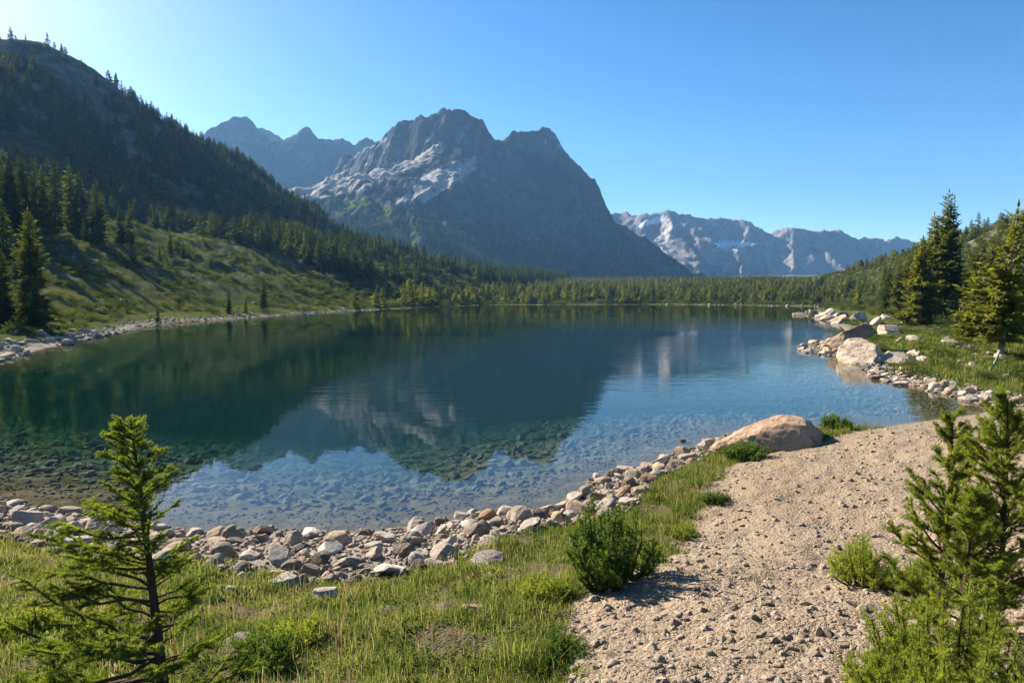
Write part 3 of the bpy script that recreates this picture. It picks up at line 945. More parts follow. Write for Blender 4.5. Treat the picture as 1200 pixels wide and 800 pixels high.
# ------------------------------------------------------------------ big trees of the right shore
def big(seed, H, rad, bare, thin, lop, needles, bark, point=.85):
    t, c = conifer(seed, H, rad, bare, 2, thin, lop, point)
    return t.mesh("trunk", [M[bark]], True), c.mesh("crown", [M[needles]])
GR = "tall firs on the right shore"
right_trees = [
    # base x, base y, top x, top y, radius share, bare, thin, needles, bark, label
    (1103, 376, 1110, 224, .17, .22, .36, 'lit_fir', 'grey_bark', "tallest fir of the right shore, gaunt with pale bare lower trunk"),
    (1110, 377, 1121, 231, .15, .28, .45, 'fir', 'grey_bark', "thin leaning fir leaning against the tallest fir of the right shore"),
    (1094, 376, 1095, 250, .22, .08, .25, 'lit_fir', 'bark', "yellow green fir close left of the tallest fir on the right shore"),
    (1076, 380, 1080, 278, .30, .03, .10, 'lit_fir', 'bark', "broad low fir with sunlit crown, left end of the tall right group"),
    (1141, 366, 1152, 276, .22, .34, .35, 'lit_fir', 'grey_bark', "fir with straight pale trunk midway between the tall pair and the edge"),
    (1158, 372, 1162, 282, .27, .05, .15, 'lit_fir', 'bark', "bushy sunlit fir behind the big fir at the right edge"),
    (1172, 416, 1193, 238, .24, .13, .30, 'lit_fir', 'grey_bark', "big fir at the right edge, slanting bare lower trunk above the rocks"),
    (1146, 398, 1150, 318, .40, .02, .10, 'lit_fir', 'bark', "wide drooping fir filling the gap left of the slanting trunk"),
    (1204, 392, 1210, 262, .26, .05, .12, 'lit_fir', 'bark', "dense fir half cut off by the photo's right edge"),
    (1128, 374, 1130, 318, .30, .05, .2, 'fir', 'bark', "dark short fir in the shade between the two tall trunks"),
    (1051, 366, 1053, 302, .19, .06, .22, 'lit_fir', 'bark', "slender fir left of the tall right group, farther back"),
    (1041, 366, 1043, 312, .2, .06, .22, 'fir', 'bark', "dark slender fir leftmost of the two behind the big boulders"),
    (1063, 366, 1065, 296, .20, .06, .22, 'lit_fir', 'bark', "slender fir between the pair behind the boulders and the tall group"),
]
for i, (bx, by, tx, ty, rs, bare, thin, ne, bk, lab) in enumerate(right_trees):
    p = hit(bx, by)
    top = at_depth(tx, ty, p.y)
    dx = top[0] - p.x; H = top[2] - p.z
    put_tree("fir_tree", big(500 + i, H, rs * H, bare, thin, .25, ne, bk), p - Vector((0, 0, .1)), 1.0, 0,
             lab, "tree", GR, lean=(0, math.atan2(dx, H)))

# ------------------------------------------------------------------ single trees you can tell apart on the right hill, far shore and ridge
fi = 0
def far_tree(p, s, label, group, lit=False, wide=1.0):
    global fi
    fam = FARL if lit else FAR
    o = obj("fir_tree", fam[fi % len(fam)], None, (p[0], p[1], p[2] - .25))
    fi += 1
    o.scale = (s * wide, s * wide, s); o.rotation_euler = (0, 0, rng.uniform(0, 6.28))
    return tag(o, label, "tree", group)

SRC = {}
# far shore, front row
count = 0
for i in range(400):
    px = rng.uniform(470, 945)
    pyb = rng.uniform(349.5, 356.0) if px > 560 else rng.uniform(350, 358)
    p = hit(px, pyb)
    d = float(sdf_lake(np.array([p.x]), np.array([p.y]))[0])
    if d < 3 or p.y < 150 or abs(p.z - h1(p.x, p.y)) > 1: continue
    hgt = rng.uniform(3.0, 7.5)
    clump = pnoise(np.array([p.x / 16]), np.array([p.y / 16]), 77)[0]
    if clump < -.15: continue
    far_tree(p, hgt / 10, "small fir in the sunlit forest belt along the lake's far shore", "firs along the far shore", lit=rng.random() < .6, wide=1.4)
    count += 1
    if count > 95: break
# trees along the skyline of the left hill
for i in range(60):
    px = 165 + 400 * (i + rng.uniform(0, 1)) / 60
    bq = np.array([(q[0], q[1]) for q in LEFT_RIDGE[3:]])
    t0 = np.interp(px, [0, 30, 50, 75, 100, 130, 150, 170, 200, 240, 270, 300, 330, 350, 370, 420, 470, 530, 590], range(19))
    j = int(t0); j = min(j, 17); f = t0 - j
    a, b = LEFT_RIDGE[3 + j + 1], LEFT_RIDGE[3 + j + 2] if 3 + j + 2 < len(LEFT_RIDGE) else LEFT_RIDGE[-1]
    x = a[0] + f * (b[0] - a[0]) + rng.uniform(-2, 5); y = a[1] + f * (b[1] - a[1]) - rng.uniform(-2, 6)
    far_tree((x, y, h1(x, y)), rng.uniform(.55, 1.0), "fir silhouetted on the left hill's descending skyline", "firs on the left hill's skyline")
for (px, py, hh) in [(0, 44, 6), (14, 44, 7), (18, 44, 5), (30, 46, 4), (95, 65, 3), (108, 72, 3)]:
    a = at_depth(px, py, 424); x, y = a[0], a[1]
    far_tree((x, y, h1(x, y)), hh / 10, "tiny fir on the rounded top of the left hill", "firs on the left hilltop")
# right hillside
count = 0
for i in range(900):
    px = rng.uniform(905, 1200)
    pyb = rng.uniform(262, 362)
    p = hit(px, pyb)
    d = float(sdf_lake(np.array([p.x]), np.array([p.y]))[0])
    if d < 8 or p.y < 62 or p.y > 520 or abs(p.z - h1(p.x, p.y)) > 1: continue
    if pnoise(np.array([p.x / 15]), np.array([p.y / 22]), 79)[0] < -.02: continue
    far_tree(p, rng.uniform(.3, .75), "small green fir on the sunny right hillside", "firs on the right hillside", lit=rng.random() < .85, wide=1.4)
    count += 1
    if count > 80: break
for (px, py, s) in [(1146, 268, .75), (1138, 270, .6), (1158, 262, .5), (1082, 290, .7), (1070, 293, .55), (1170, 262, .35)]:
    a = at_depth(px, py, 262 - (px - 1140) * .35); x, y = a[0], a[1]
    far_tree((x, y, h1(x, y)), s, "dark fir on the crest of the right hill, behind the tall firs", "firs on the right crest", wide=1.3)

for i, (px, py, s) in enumerate([(474, 358.5, .78), (480, 358, .92), (487, 357.5, .70), (495, 358, .85), (503, 357.6, .66), (441, 361, .55), (448, 360.6, .62), (416, 362.5, .5)]):
    p = hit(px, py)
    far_tree(p, s, "yellow green tree in the clump where the left shore bends away" if i < 5 else "small sunlit tree on the left shore before the bend", "sunlit trees at the left shore's bend", lit=True, wide=1.35)
far_src = [o for o in COL.objects if o.data in FAR][:1] and [next(o for o in COL.objects if o.data is m) for m in FAR]
lit_src = [next(o for o in COL.objects if o.data is m) for m in FARL]

def forest(name, n, xr, yr, keep, size, sources, seed, wide=(1.0, 1.3)):
    g = np.random.default_rng(seed)
    x = g.uniform(*xr, n); y = g.uniform(*yr, n)
    z, d, dL, v, HL, dR, vr = height(x, y, full=True)
    ok = keep(x, y, z, d, dL, v, dR, vr, g) & (np.abs(x) < .84 * y + 40)
    x, y, z = x[ok], y[ok], z[ok]; m = len(x)
    s = g.uniform(*size, m); w = g.uniform(*wide, m)
    return scatter(name, np.stack([x, y, z - .3], 1), np.stack([s * w, s * w, s], 1), g.uniform(0, 6.28, m), g.integers(0, len(sources), m), sources)

def keep_left(x, y, z, d, dL, v, dR, vr, g):
    oc = sstep(.72, 1.1, ridged(x / 55, y / 40, 68, 4) + .5 * fbm(x / 160, y / 160, 69, 2))
    oc = np.maximum(oc, sstep(.62, .8, v) * sstep(-215, -245, x))
    return ((dL > 95) & (v > .10) | (dL > 22) & (y > 235))  & (v < 1.0) & (d > 15) & (g.random(len(x)) > oc * .96) & (fbm(x / 45, y / 45, 81, 3) > -.45 - .4 * (v > .5) * (y > 400)) & (y > 90)
forest("hillside_forest", 46000, (-480, 60), (90, 900), keep_left, (.35, 1.1), far_src, 1)
def keep_ridge(x, y, z, d, dL, v, dR, vr, g):
    return (v > .86) & (dL > 90) & (d > 15) & (x > -245)
forest("ridge_forest", 22000, (-420, 60), (430, 950), keep_ridge, (.55, .95), far_src, 2, (.9, 1.1))
def keep_valley(x, y, z, d, dL, v, dR, vr, g):
    return (d > 5) & (dL < 16) & (vr < .35) & (y > 230) & (fbm(x / 22, y / 22, 83, 3) > .06 - .6 * sstep(360, 520, y))
forest("valley_forest", 26000, (-80, 420), (230, 1000), keep_valley, (.22, .62), far_src + lit_src + lit_src + lit_src, 3, (1.3, 2.2))
def keep_right(x, y, z, d, dL, v, dR, vr, g):
    return (dR > 14) & (d > 8) & (y > 70) & (g.random(len(x)) > sstep(.95, 1.4, ridged(x / 18, y / 9, 70, 4)) * .9) & (fbm(x / 18, y / 18, 85, 3) > .16 - .5 * sstep(200, 330, y))
forest("right_hillside_forest", 16000, (40, 420), (70, 640), keep_right, (.18, .62), lit_src + lit_src + far_src[:1], 4, (1.3, 1.9))

# trees on the mountain's green foot ridge and lower skirts
def mountain_forest():
    g = np.random.default_rng(5)
    n = 60000
    x = g.uniform(-560, 420, n); y = g.uniform(870, 1500, n)
    Z = mountain_heights(MAIN, x, y, 101, 16, 13)
    zg = height(x, y)
    foot = [at_depth(*p) for p in MAIN[-1]['p']]
    dist, H, T = polyline_near(foot, x, y)
    dens = sstep(150, 60, Z + 40 * fbm(x / 70, y / 70, 87, 3)) * .8
    ok = (Z > zg) & (g.random(n) < dens) & (Z < 165)
    x, y, Z = x[ok], y[ok], Z[ok]; m = len(x)
    s = g.uniform(.55, 1.0, m)
    scatter("mountain_forest", np.stack([x, y, Z - .4], 1), np.stack([s * 1.1, s * 1.1, s], 1), g.uniform(0, 6.28, m), g.integers(0, 4, m), far_src)
mountain_forest()

# ------------------------------------------------------------------ low bushes on meadow and banks
bush_src = []
for (bx, by, w, h, i, lab) in [
        (98, 383, 26, 12, 0, "bright green low bush on the left shore beside the stony beach"),
        (75, 378, 30, 14, 1, "wide green bush behind the stony beach of the left shore"),
        (1078, 440, 44, 16, 0, "bright green low bush on the right bank above the stone edge"),
        (1040, 437, 30, 13, 2, "low green bush at the water corner right of the pale boulder"),
        (1115, 383, 40, 16, 1, "dark green bush under the tallest firs of the right shore"),
        (990, 378, 22, 9, 2, "green bush above the low stone point on the right shore")]:
    p = hit(bx, by)
    me = BUSH[i]
    o = obj("low_bush", me, None, p - Vector((0, 0, .05)))
    sw = w / 800 * p.y / 2 * .9; sh = h / 800 * p.y
    o.scale = (sw, sw, sh); o.rotation_euler = (0, 0, i * 2.0)
    tag(o, lab, "bush"); bush_src.append(o)
bs = [next(o for o in bush_src if o.data is m) for m in BUSH]
def bushes(name, n, xr, yr, keep, size, seed):
    g = np.random.default_rng(seed)
    x = g.uniform(*xr, n); y = g.uniform(*yr, n)
    z, d, dL, v, HL, dR, vr = height(x, y, full=True)
    ok = keep(x, y, d, dL, v, dR, vr, g) & (np.abs(x) < .80 * y + 6)
    x, y, z = x[ok], y[ok], z[ok]; m = len(x)
    s = g.uniform(size[0], size[1], m) * g.uniform(.6, 1, m)
    return scatter(name, np.stack([x, y, z - .03], 1), np.stack([s, s, s * g.uniform(.7, 1.3, m)], 1), g.uniform(0, 6.28, m), g.integers(0, 3, m), bs)
bushes("meadow_shrubs", 40000, (-220, 10), (34, 330), lambda x, y, d, dL, v, dR, vr, g: (d > 2.5) & (dL > 1) & (dL < 150) & (fbm(x / 9, y / 9, 91, 4) > .04), (.35, 1.5), 11)
bushes("bank_shrubs", 9000, (14, 80), (21, 95), lambda x, y, d, dL, v, dR, vr, g: (d > .9) & (x > np.interp(y, _ry, _rx) - 8) & (fbm(x / 2.6, y / 2.6, 92, 3) > .02), (.22, .6), 12)
bushes("right_hill_shrubs", 30000, (30, 330), (60, 420), lambda x, y, d, dL, v, dR, vr, g: (d > 4) & (dR > 2) & (fbm(x / 9, y / 9, 93, 3) > -.2), (.6, 1.7), 13)
bushes("far_shore_shrubs", 22000, (-60, 200), (180, 420), lambda x, y, d, dL, v, dR, vr, g: (d > 2) & (fbm(x / 12, y / 12, 94, 3) > -.4), (.8, 2.2), 14)

# ------------------------------------------------------------------ stones
def stone_mesh(name, seed, sub=3, cuts=9, lump=.10, squash=(1, 1, 1), depth=(.62, .95), mats=None):
    g = np.random.default_rng(seed)
    bm = bmesh.new()
    bmesh.ops.create_icosphere(bm, subdivisions=sub, radius=1.0)
    V = np.array([v.co[:] for v in bm.verts])
    for k in range(cuts):
        nrm = g.normal(0, 1, 3); nrm /= np.linalg.norm(nrm)
        off = g.uniform(*depth)
        dd = V @ nrm - off
        V = np.where(dd[:, None] > 0, V - nrm * (dd * .93)[:, None], V)
    nn = fbm(V[:, 0] * 1.6 + 5 * V[:, 2], V[:, 1] * 1.6 - 3 * V[:, 2] + seed, seed, 4)
    V = V * (1 + lump * nn)[:, None] * np.array(squash)
    for v, c in zip(bm.verts, V): v.co = c
    me = bpy.data.meshes.new(name); bm.to_mesh(me); bm.free()
    me.polygons.foreach_set("use_smooth", np.ones(len(me.polygons), bool))
    for m in (mats or [M['rock']]): me.materials.append(m)
    return me
STONE = [stone_mesh("shore_rock", 600 + i, 4, 9 + i % 5, .06, (1, .66 + .07 * (i % 4), [.36, .50, .64][i % 3]), (.40, .82)) for i in range(12)]
TONES = {  # how the label calls it: base colour
    "pale grey": (.58, .505, .41), "grey": (.41, .345, .27), "tan": (.52, .39, .25), "rusty brown": (.27, .16, .095), "dark grey": (.17, .145, .115)}
TN = list(TONES); TP = [.34, .27, .20, .10, .09]
def stone(name, me, loc, s, rot, tone, label, cat="rock", group=None):
    o = obj(name, me, None, loc)
    o.scale = s if isinstance(s, tuple) else (s, s, s)
    o.rotation_euler = rot
    o.color = (*TONES[tone], 1) if isinstance(tone, str) else (*tone, 1)
    return tag(o, label, cat, group)

placed = []
def shore_rocks(n_want, xs, dfun, sizes, group, label, seed, name="shore_rock", sink=.25, spacing=.78, cond=None, tonep=None, meshes=None):
    meshes = meshes or STONE
    g = np.random.default_rng(seed)
    N = n_want * 60
    x = g.uniform(xs[0], xs[1], N); y = g.uniform(xs[2], xs[3], N)
    z, d = height(x, y, full=True)[:2]
    lo, hi = dfun(x, y)
    ok = (d > lo) & (d < hi)
    if cond is not None: ok &= cond(x, y, d)
    x, y, z, d = x[ok], y[ok], z[ok], d[ok]
    r = sizes[0] * (sizes[1] / sizes[0]) ** (g.random(len(x)) ** 1.7)
    order = np.argsort(-r)[:]
    out = []
    pts = [q for q in placed]
    for i in order:
        if len(out) >= n_want: break
        if any((x[i] - q[0]) ** 2 + (y[i] - q[1]) ** 2 < (spacing * (r[i] + q[2])) ** 2 for q in pts): continue
        pts.append((x[i], y[i], r[i])); out.append(i)
    for i in out:
        placed.append((x[i], y[i], r[i]))
        tone = TN[g.choice(5, p=tonep or TP)]
        stone(name, meshes[g.integers(0, len(meshes))], (x[i], y[i], z[i] + r[i] * (.42 - sink)), r[i],
              (g.normal(0, .3), g.normal(0, .3), g.uniform(0, 6.28)), tone, label(tone, r[i], x[i], y[i], d[i]), "rock", group)

# ---- stones one can single out first
def named_rock(bx, by, w, tone, lab, me, flat=.62, rz=0.0, sink=.0, tilt=(0, 0), dz=0.0, name="boulder", cat="boulder", deep=.8, on_lake=False):
    p = Vector((*on_water(bx, by), 0)) if on_lake else hit(bx, by)
    r = w / 800 * p.y / 2
    o = stone(name, me, (p.x, p.y + r * deep * .6, p.z + dz - sink * r), (r, r * deep, r * flat), (tilt[0], tilt[1], rz), tone, lab, cat)
    placed.append((p.x, p.y + r * deep * .6, r))
    return o

def boulder_mesh(seed, planes, lump=.05, sub=5):
    """a block cut by the given planes (normal, offset), then weathered"""
    g = np.random.default_rng(seed)
    bm = bmesh.new(); bmesh.ops.create_icosphere(bm, subdivisions=sub, radius=1.0)
    V = np.array([v.co[:] for v in bm.verts]) * 1.15
    for nrm, off in planes:
        nrm = np.array(nrm, float); nrm /= np.linalg.norm(nrm)
        dd = V @ nrm - off
        V = np.where(dd[:, None] > 0, V - nrm * (dd * .97)[:, None], V)
    q = V * 1.7
    nn = fbm(q[:, 0] + 2.3 * q[:, 2], q[:, 1] - 1.7 * q[:, 2] + seed, seed, 5, .55)
    n2 = ridged(q[:, 0] * 1.5 + 2.3 * q[:, 1], q[:, 2] * 1.5 - .7 * q[:, 0], seed + 3, 4)
    V = V * (1 + lump * nn + .02 * n2)[:, None]
    for v, c in zip(bm.verts, V): v.co = c
    me = bpy.data.meshes.new("boulder"); bm.to_mesh(me); bm.free()
    me.polygons.foreach_set("use_smooth", np.ones(len(me.polygons), bool))
    me.materials.append(M['rock'])
    return me

# the boulder beside the path: long ridge falling to the left, steep right end
def path_boulder():
    p = hit(916, 527)
    W = 142 / 800 * p.y; Hh = 38 / 800 * p.y
    bm = bmesh.new(); bmesh.ops.create_icosphere(bm, subdivisions=5, radius=1.0)
    V = np.array([v.co[:] for v in bm.verts])
    x = V[:, 0]
    prof = np.interp(x, [-1, -.7, -.3, .0, .3, .55, .8, .93, 1], [.12, .32, .68, .93, 1.04, .98, .74, .5, .3])
    Z = V[:, 2] / np.sqrt(np.maximum(1 - x * x, 1e-3)) * prof
    Yv = V[:, 1] / np.sqrt(np.maximum(1 - x * x, 1e-3)) * np.interp(x, [-1, -.6, 0, .6, .9, 1], [.15, .5, .72, .8, .62, .35])
    V = np.stack([x, Yv, np.where(Z > 0, np.abs(Z) ** .9, Z * .5)], 1)
    for nrm, off in [((.8, -.45, .35), .74), ((-.25, -.75, .6), .62), ((.1, -.3, .95), .84), ((-.5, -.1, .85), .66)]:
        nrm = np.array(nrm); nrm /= np.linalg.norm(nrm); dd = V @ nrm - off
        V = np.where(dd[:, None] > 0, V - nrm * (dd * .8)[:, None], V)
    q = V * 2.2
    V = V * (1 + .05 * fbm(q[:, 0] + q[:, 2], q[:, 1] - q[:, 2], 4, 5, .6) + .025 * ridged(q[:, 0] * 1.4, q[:, 2] * 1.4 + q[:, 1], 9, 4))[:, None]
    V = V * np.array([W / 2, W * .36, Hh])
    for v, c in zip(bm.verts, V): v.co = c
    me = bpy.data.meshes.new("boulder"); bm.to_mesh(me); bm.free()
    me.polygons.foreach_set("use_smooth", np.ones(len(me.polygons), bool)); me.materials.append(M['rock'])
    o = stone("boulder", me, (p.x, p.y + .45, p.z - .03), 1.0, (0, 0, R(4)), (.43, .27, .165), "large reddish tan boulder between the gravel path and the lake", "boulder")
    placed.append((p.x, p.y + .5, W * .5))
path_boulder()

slab = boulder_mesh(21, [((0, 0, 1), .42), ((0, 0, -1), .40), ((1, .1, .1), .85), ((-1, .2, 0), .95), ((.2, -1, .2), .70), ((-.6, -.6, .3), .82), ((.7, -.5, .4), .78), ((0, 1, 0), .8)], .06)
block = boulder_mesh(22, [((-.55, -.45, .70), .52), ((.75, -.60, .25), .55), ((.1, -.25, .97), .66), ((0, 0, -1), .5), ((1, .1, 0), .84), ((-1, -.1, .1), .92), ((.55, -.2, .75), .66), ((0, 1, 0), .8)], .045)
block2 = boulder_mesh(23, [((-.4, -.6, .6), .6), ((.8, -.5, .2), .55), ((0, 0, 1), .62), ((0, 0, -1), .5), ((-1, 0, .2), .85), ((.3, .2, .9), .6)], .05)
flat = boulder_mesh(24, [((0, -.35, .9), .38), ((.35, -.4, .7), .45), ((-.5, -.3, .7), .5), ((0, 0, -1), .4), ((1, -.2, 0), .85), ((-1, -.3, 0), .9), ((.1, -1, .1), .75)], .06)
named_rock(1003, 411, 52, (.50, .35, .24), "tilted brown slab boulder leaning behind the pale boulder at the spit", slab, .72, R(-12), -.35, (R(-14), R(-27)), .35, deep=.7)
named_rock(1022, 425, 56, (.50, .40, .29), "big pale boulder with a dark right face at the root of the spit", block, .78, R(8), -.2, (0, R(-6)), .1, deep=.85)
named_rock(1048, 391, 26, (.44, .36, .28), "squarish grey boulder on the bank behind the two big spit boulders", block2, .8, R(15), -.25, deep=.9)
named_rock(1064, 426, 44, (.47, .39, .30), "broad flat pale rock in the green bank right of the big spit boulder", flat, .62, 0.2, -.05, deep=.8)
named_rock(1080, 399, 24, (.43, .38, .32), "flat tan rock in the grass below the tallest firs", flat, .6, 1.9, -.05, deep=.9)
named_rock(1128, 401, 34, (.42, .38, .33), "long low pale rock lying left of the slanting fir", flat, .42, .5, 0, deep=.8)
named_rock(1140, 409, 26, (.40, .36, .32), "pale rock near the foot of the slanting fir", flat, .5, 2.5, 0, deep=.8)
named_rock(1131, 425, 14, (.48, .46, .43), "small whitish rock in the grass left of the slanting fir's foot", block2, .7, 1.0, 0)
named_rock(1181, 419, 22, (.44, .38, .30), "tan rock just right of the slanting fir's foot", flat, .55, 1.4, 0)
named_rock(1182, 441, 12, (.46, .44, .41), "small pale rock in the grass near the right edge", block2, .8, 2.2, 0)
named_rock(1143, 453, 14, (.25, .17, .13), "reddish brown rock standing above the stone edge of the bay", block2, .85, .6, 0)
named_rock(1166, 466, 24, (.43, .40, .355), "large pale slab at the right end of the bay's stone edge", flat, .5, .3, 0)
named_rock(1100, 441, 12, (.42, .40, .36), "small pale rock above the stone edge beside the bright green bush", block2, .7, 1.8, 0)
named_rock(1045, 372, 20, (.42, .38, .32), "low tan rock behind the squarish boulder on the right bank", flat, .5, 1.0, 0)
# stones in the foreground turf
named_rock(560, 716, 36, (.43, .29, .19), "broad tan rock half buried in the grass below the shore stones", flat, .75, 2.6, .12, deep=.9, name="turf_rock", cat="rock")
named_rock(517, 717, 26, (.43, .31, .22), "small wedge shaped tan rock left of the broad one in the grass", flat, .5, .5, .0, (.0, R(-14)), name="turf_rock", cat="rock")
named_rock(278, 757, 38, (.40, .36, .29), "pale flat rock in the grass right of the young spruce", flat, .5, .9, .05, name="turf_rock", cat="rock")
named_rock(270, 692, 14, (.52, .50, .46), "small whitish stone alone in the grass near the young spruce", block2, .9, .4, 0, name="turf_rock", cat="rock")
named_rock(22, 685, 20, (.36, .345, .32), "grey rock in the grass at the lower left edge", block2, .8, 1.4, 0, name="turf_rock", cat="rock")
named_rock(50, 756, 26, (.42, .39, .34), "pale flat rock in the grass left of the young spruce", flat, .4, 1.4, .05, name="turf_rock", cat="rock")
named_rock(383, 702, 38, (.40, .37, .33), "large whitish grey rock at the grass edge of the shore stones", block2, .8, .9, 0, name="shore_rock", cat="rock")
named_rock(334, 684, 40, (.40, .38, .34), "large pale rounded rock at the grass edge left of the tan rocks", block2, .7, 2.9, 0, name="shore_rock", cat="rock")
named_rock(364, 676, 32, (.40, .285, .185), "large tan rock between the two pale ones at the grass edge", block, .8, .9, 0, name="shore_rock", cat="rock")
named_rock(386, 683, 26, (.43, .32, .23), "angular tan rock behind the large whitish grey rock", block2, .9, 2.0, 0, name="shore_rock", cat="rock")
named_rock(573, 660, 40, (.40, .36, .31), "long flat pale rock at the grass edge near the middle", flat, .5, .3, 0, name="shore_rock", cat="rock")
named_rock(544, 610, 28, (.41, .38, .34), "pale rock at the waterline, topmost of the middle stones", block2, .8, .2, 0, name="shore_rock", cat="rock")
named_rock(588, 600, 18, (.30, .20, .13), "brown rock standing in the shallow water off the middle stones", block2, .7, .7, .1, name="water_rock", cat="rock", on_lake=True)
named_rock(801, 517, 11, (.30, .20, .14), "small brown stone breaking the water left of the boulder", block2, .8, .7, .1, name="water_rock", cat="rock", on_lake=True)
named_rock(829, 516, 12, (.38, .28, .20), "small flat tan stone breaking the water beside the boulder", flat, .5, 1.7, .1, name="water_rock", cat="rock", on_lake=True)
named_rock(92, 640, 44, (.40, .375, .34), "large flat pale rock among the stones left of the young spruce", block2, .55, 1.0, 0, name="shore_rock", cat="rock")
named_rock(48, 639, 34, (.36, .27, .20), "large brownish rock among the stones at far left", block2, .6, 2.1, 0, name="shore_rock", cat="rock")

GS = "rocks of the near shore"
def lab_near(tone, r, x, y, d):
    size = "large" if r > .17 else ("mid sized" if r > .105 else "small")
    px = 600 + 800 * x / y
    where = ("left of the young spruce" if px < 150 else "right of the young spruce" if px < 340 else
             "in the wide middle heap" if px < 520 else "below the broad bay of clear water" if px < 680 else "between the green shrub and the boulder")
    line = "at the waterline" if d < .55 else ("near the grass" if d > band_width(x) - .6 else "")
    return " ".join(f"{size} {tone} rock {line} {where}".split())
shore_rocks(215, (-12, 5.2, 6.5, 17), lambda x, y: (np.full(x.shape, -.06), band_width(x)), (.055, .25), GS, lab_near, 21, cond=lambda x, y, d: (y < 17) & (path_side(x, y) < -.4))
def lab_bay(tone, r, x, y, d): return f"{'large' if r > .33 else 'small'} {tone} slab in the stone edge of the bay"
shore_rocks(60, (14, 24, 19, 31), lambda x, y: (np.full(x.shape, -.25), np.full(x.shape, 1.5)), (.12, .36), "slabs along the bay", lab_bay, 22, sink=.3, cond=lambda x, y, d: y > 20.8, tonep=[.45, .2, .25, .07, .03])
def lab_spit(tone, r, x, y, d): return f"{'large' if r > .33 else 'small'} {tone} stone on the low spit left of the tilted boulder"
shore_rocks(38, (15, 26, 34, 52), lambda x, y: (np.full(x.shape, -.3), np.full(x.shape, 3.2)), (.18, .5), "stones of the low spit", lab_spit, 23, sink=.3, spacing=.7, cond=lambda x, y, d: (x > 18) & (x < 23.5), tonep=[.40, .2, .3, .07, .03])
def lab_point(tone, r, x, y, d): return f"{'large' if r > .8 else 'small'} {tone} slab on the stone point beyond the spit"
shore_rocks(16, (38, 62, 76, 145), lambda x, y: (np.full(x.shape, -.4), np.full(x.shape, 4.5)), (.5, 1.2), "slabs on the stone point", lab_point, 24, sink=.42, tonep=[.5, .2, .3, 0, 0], meshes=[flat, STONE[0], STONE[3], flat])
def lab_left(tone, r, x, y, d): return f"{'large' if r > .34 else 'small'} {tone} stone on the stony beach of the left shore"
shore_rocks(34, (-44, -24, 34, 62), lambda x, y: (np.full(x.shape, -.3), np.full(x.shape, 2.8)), (.2, .6), "stones of the left beach", lab_left, 25, sink=.25, tonep=[.4, .3, .2, .05, .05])
def lab_far(tone, r, x, y, d): return f"{tone} boulder at the waterline of the far shore"
shore_rocks(24, (40, 140, 200, 306), lambda x, y: (np.full(x.shape, .2), np.full(x.shape, 4)), (.35, .9), "boulders of the far shore", lab_far, 26, sink=.2, tonep=[.6, .2, .2, 0, 0])

# ---- uncountable small stones
rock_src = []
for m in STONE[:6]:
    rock_src.append(next(o for o in COL.objects if o.data is m))
def pebbles(name, n, xs, keep, size, seed, color, zs=.1, power=2.0):
    g = np.random.default_rng(seed)
    x = g.uniform(xs[0], xs[1], n); y = g.uniform(xs[2], xs[3], n)
    z, d = height(x, y, full=True)[:2]
    ok = keep(x, y, d, g) & (np.abs(x) < .80 * y + 1.0)
    x, y, z = x[ok], y[ok], z[ok]; m = len(x)
    r = size[0] * (size[1] / size[0]) ** (g.random(m) ** power)
    if name == 'lakebed_stones': r = np.minimum(r, np.maximum(-z * 1.1, .02))
    sc = np.stack([r, r * g.uniform(.8, 1.1, m), r * g.uniform(.8, 1.2, m)], 1)
    o = scatter(name, np.stack([x, y, z + r * zs], 1), sc, g.uniform(0, 6.28, m), g.integers(0, 6, m), rock_src, g.normal(0, .3, (m, 2)))
    o.color = (*color, 1)
    return o
pebbles("shore_pebbles", 34000, (-14, 5.5, 6, 17), lambda x, y, d, g: (d > -.12) & (d < band_width(x) + .1) & (path_side(x, y) < -.3), (.022, .095), 31, (.44, .36, .27), .15, 1.2)
pebbles("lakebed_stones", 75000, (-24, 15, 8, 34), lambda x, y, d, g: (d < -.2) & (d > -13) & (g.random(len(x)) < .35 + .5 * np.exp(d / 5)), (.035, .24), 32, (.25, .185, .11), -.05, 1.8)
pebbles("bank_pebbles", 9000, (12, 30, 19, 60), lambda x, y, d, g: (d > -.4) & (d < 1.7) & (y > 20.5), (.05, .2), 33, (.36, .32, .26), .1, 1.2)
pebbles("left_beach_stones", 9000, (-46, -15, 33, 190), lambda x, y, d, g: (d > -.4) & (d < 2.2), (.08, .42), 34, (.36, .33, .28), .1, 1.4)
pebbles("meadow_stones", 5000, (-140, -20, 38, 220), lambda x, y, d, g: (d > 2) & (fbm(x / 10, y / 10, 98, 3) > .25), (.15, .8), 39, (.33, .30, .26), .0, 2.2)
pebbles("bank_stones", 1500, (16, 60, 22, 80), lambda x, y, d, g: (d > 1.5) & (fbm(x / 4, y / 4, 99, 3) > .25), (.06, .45), 40, (.44, .38, .30), .0, 2.2)
pebbles("far_beach_stones", 5000, (-30, 150, 130, 306), lambda x, y, d, g: (d > -.3) & (d < 2.6) & (fbm(x / 20, y / 20, 96, 2) > -.2), (.15, .45), 35, (.42, .39, .34), .1, 1.4)
pebbles("path_gravel", 150000, (-.2, 16, 2.2, 20), lambda x, y, d, g: (path_side(x, y) > -.15) & (d > .25) & (g.random(len(x)) < np.clip(12 / (y * y) + .08, 0, 1)), (.008, .065), 36, (.46, .37, .275), .0, 2.6)
pebbles("path_gravel_fine", 60000, (-.2, 6, 2.2, 7), lambda x, y, d, g: (path_side(x, y) > -.15) & (fbm(x / .5, y / .5, 97, 2) > -.1), (.004, .011), 37, (.42, .34, .25), .0, 1.4)
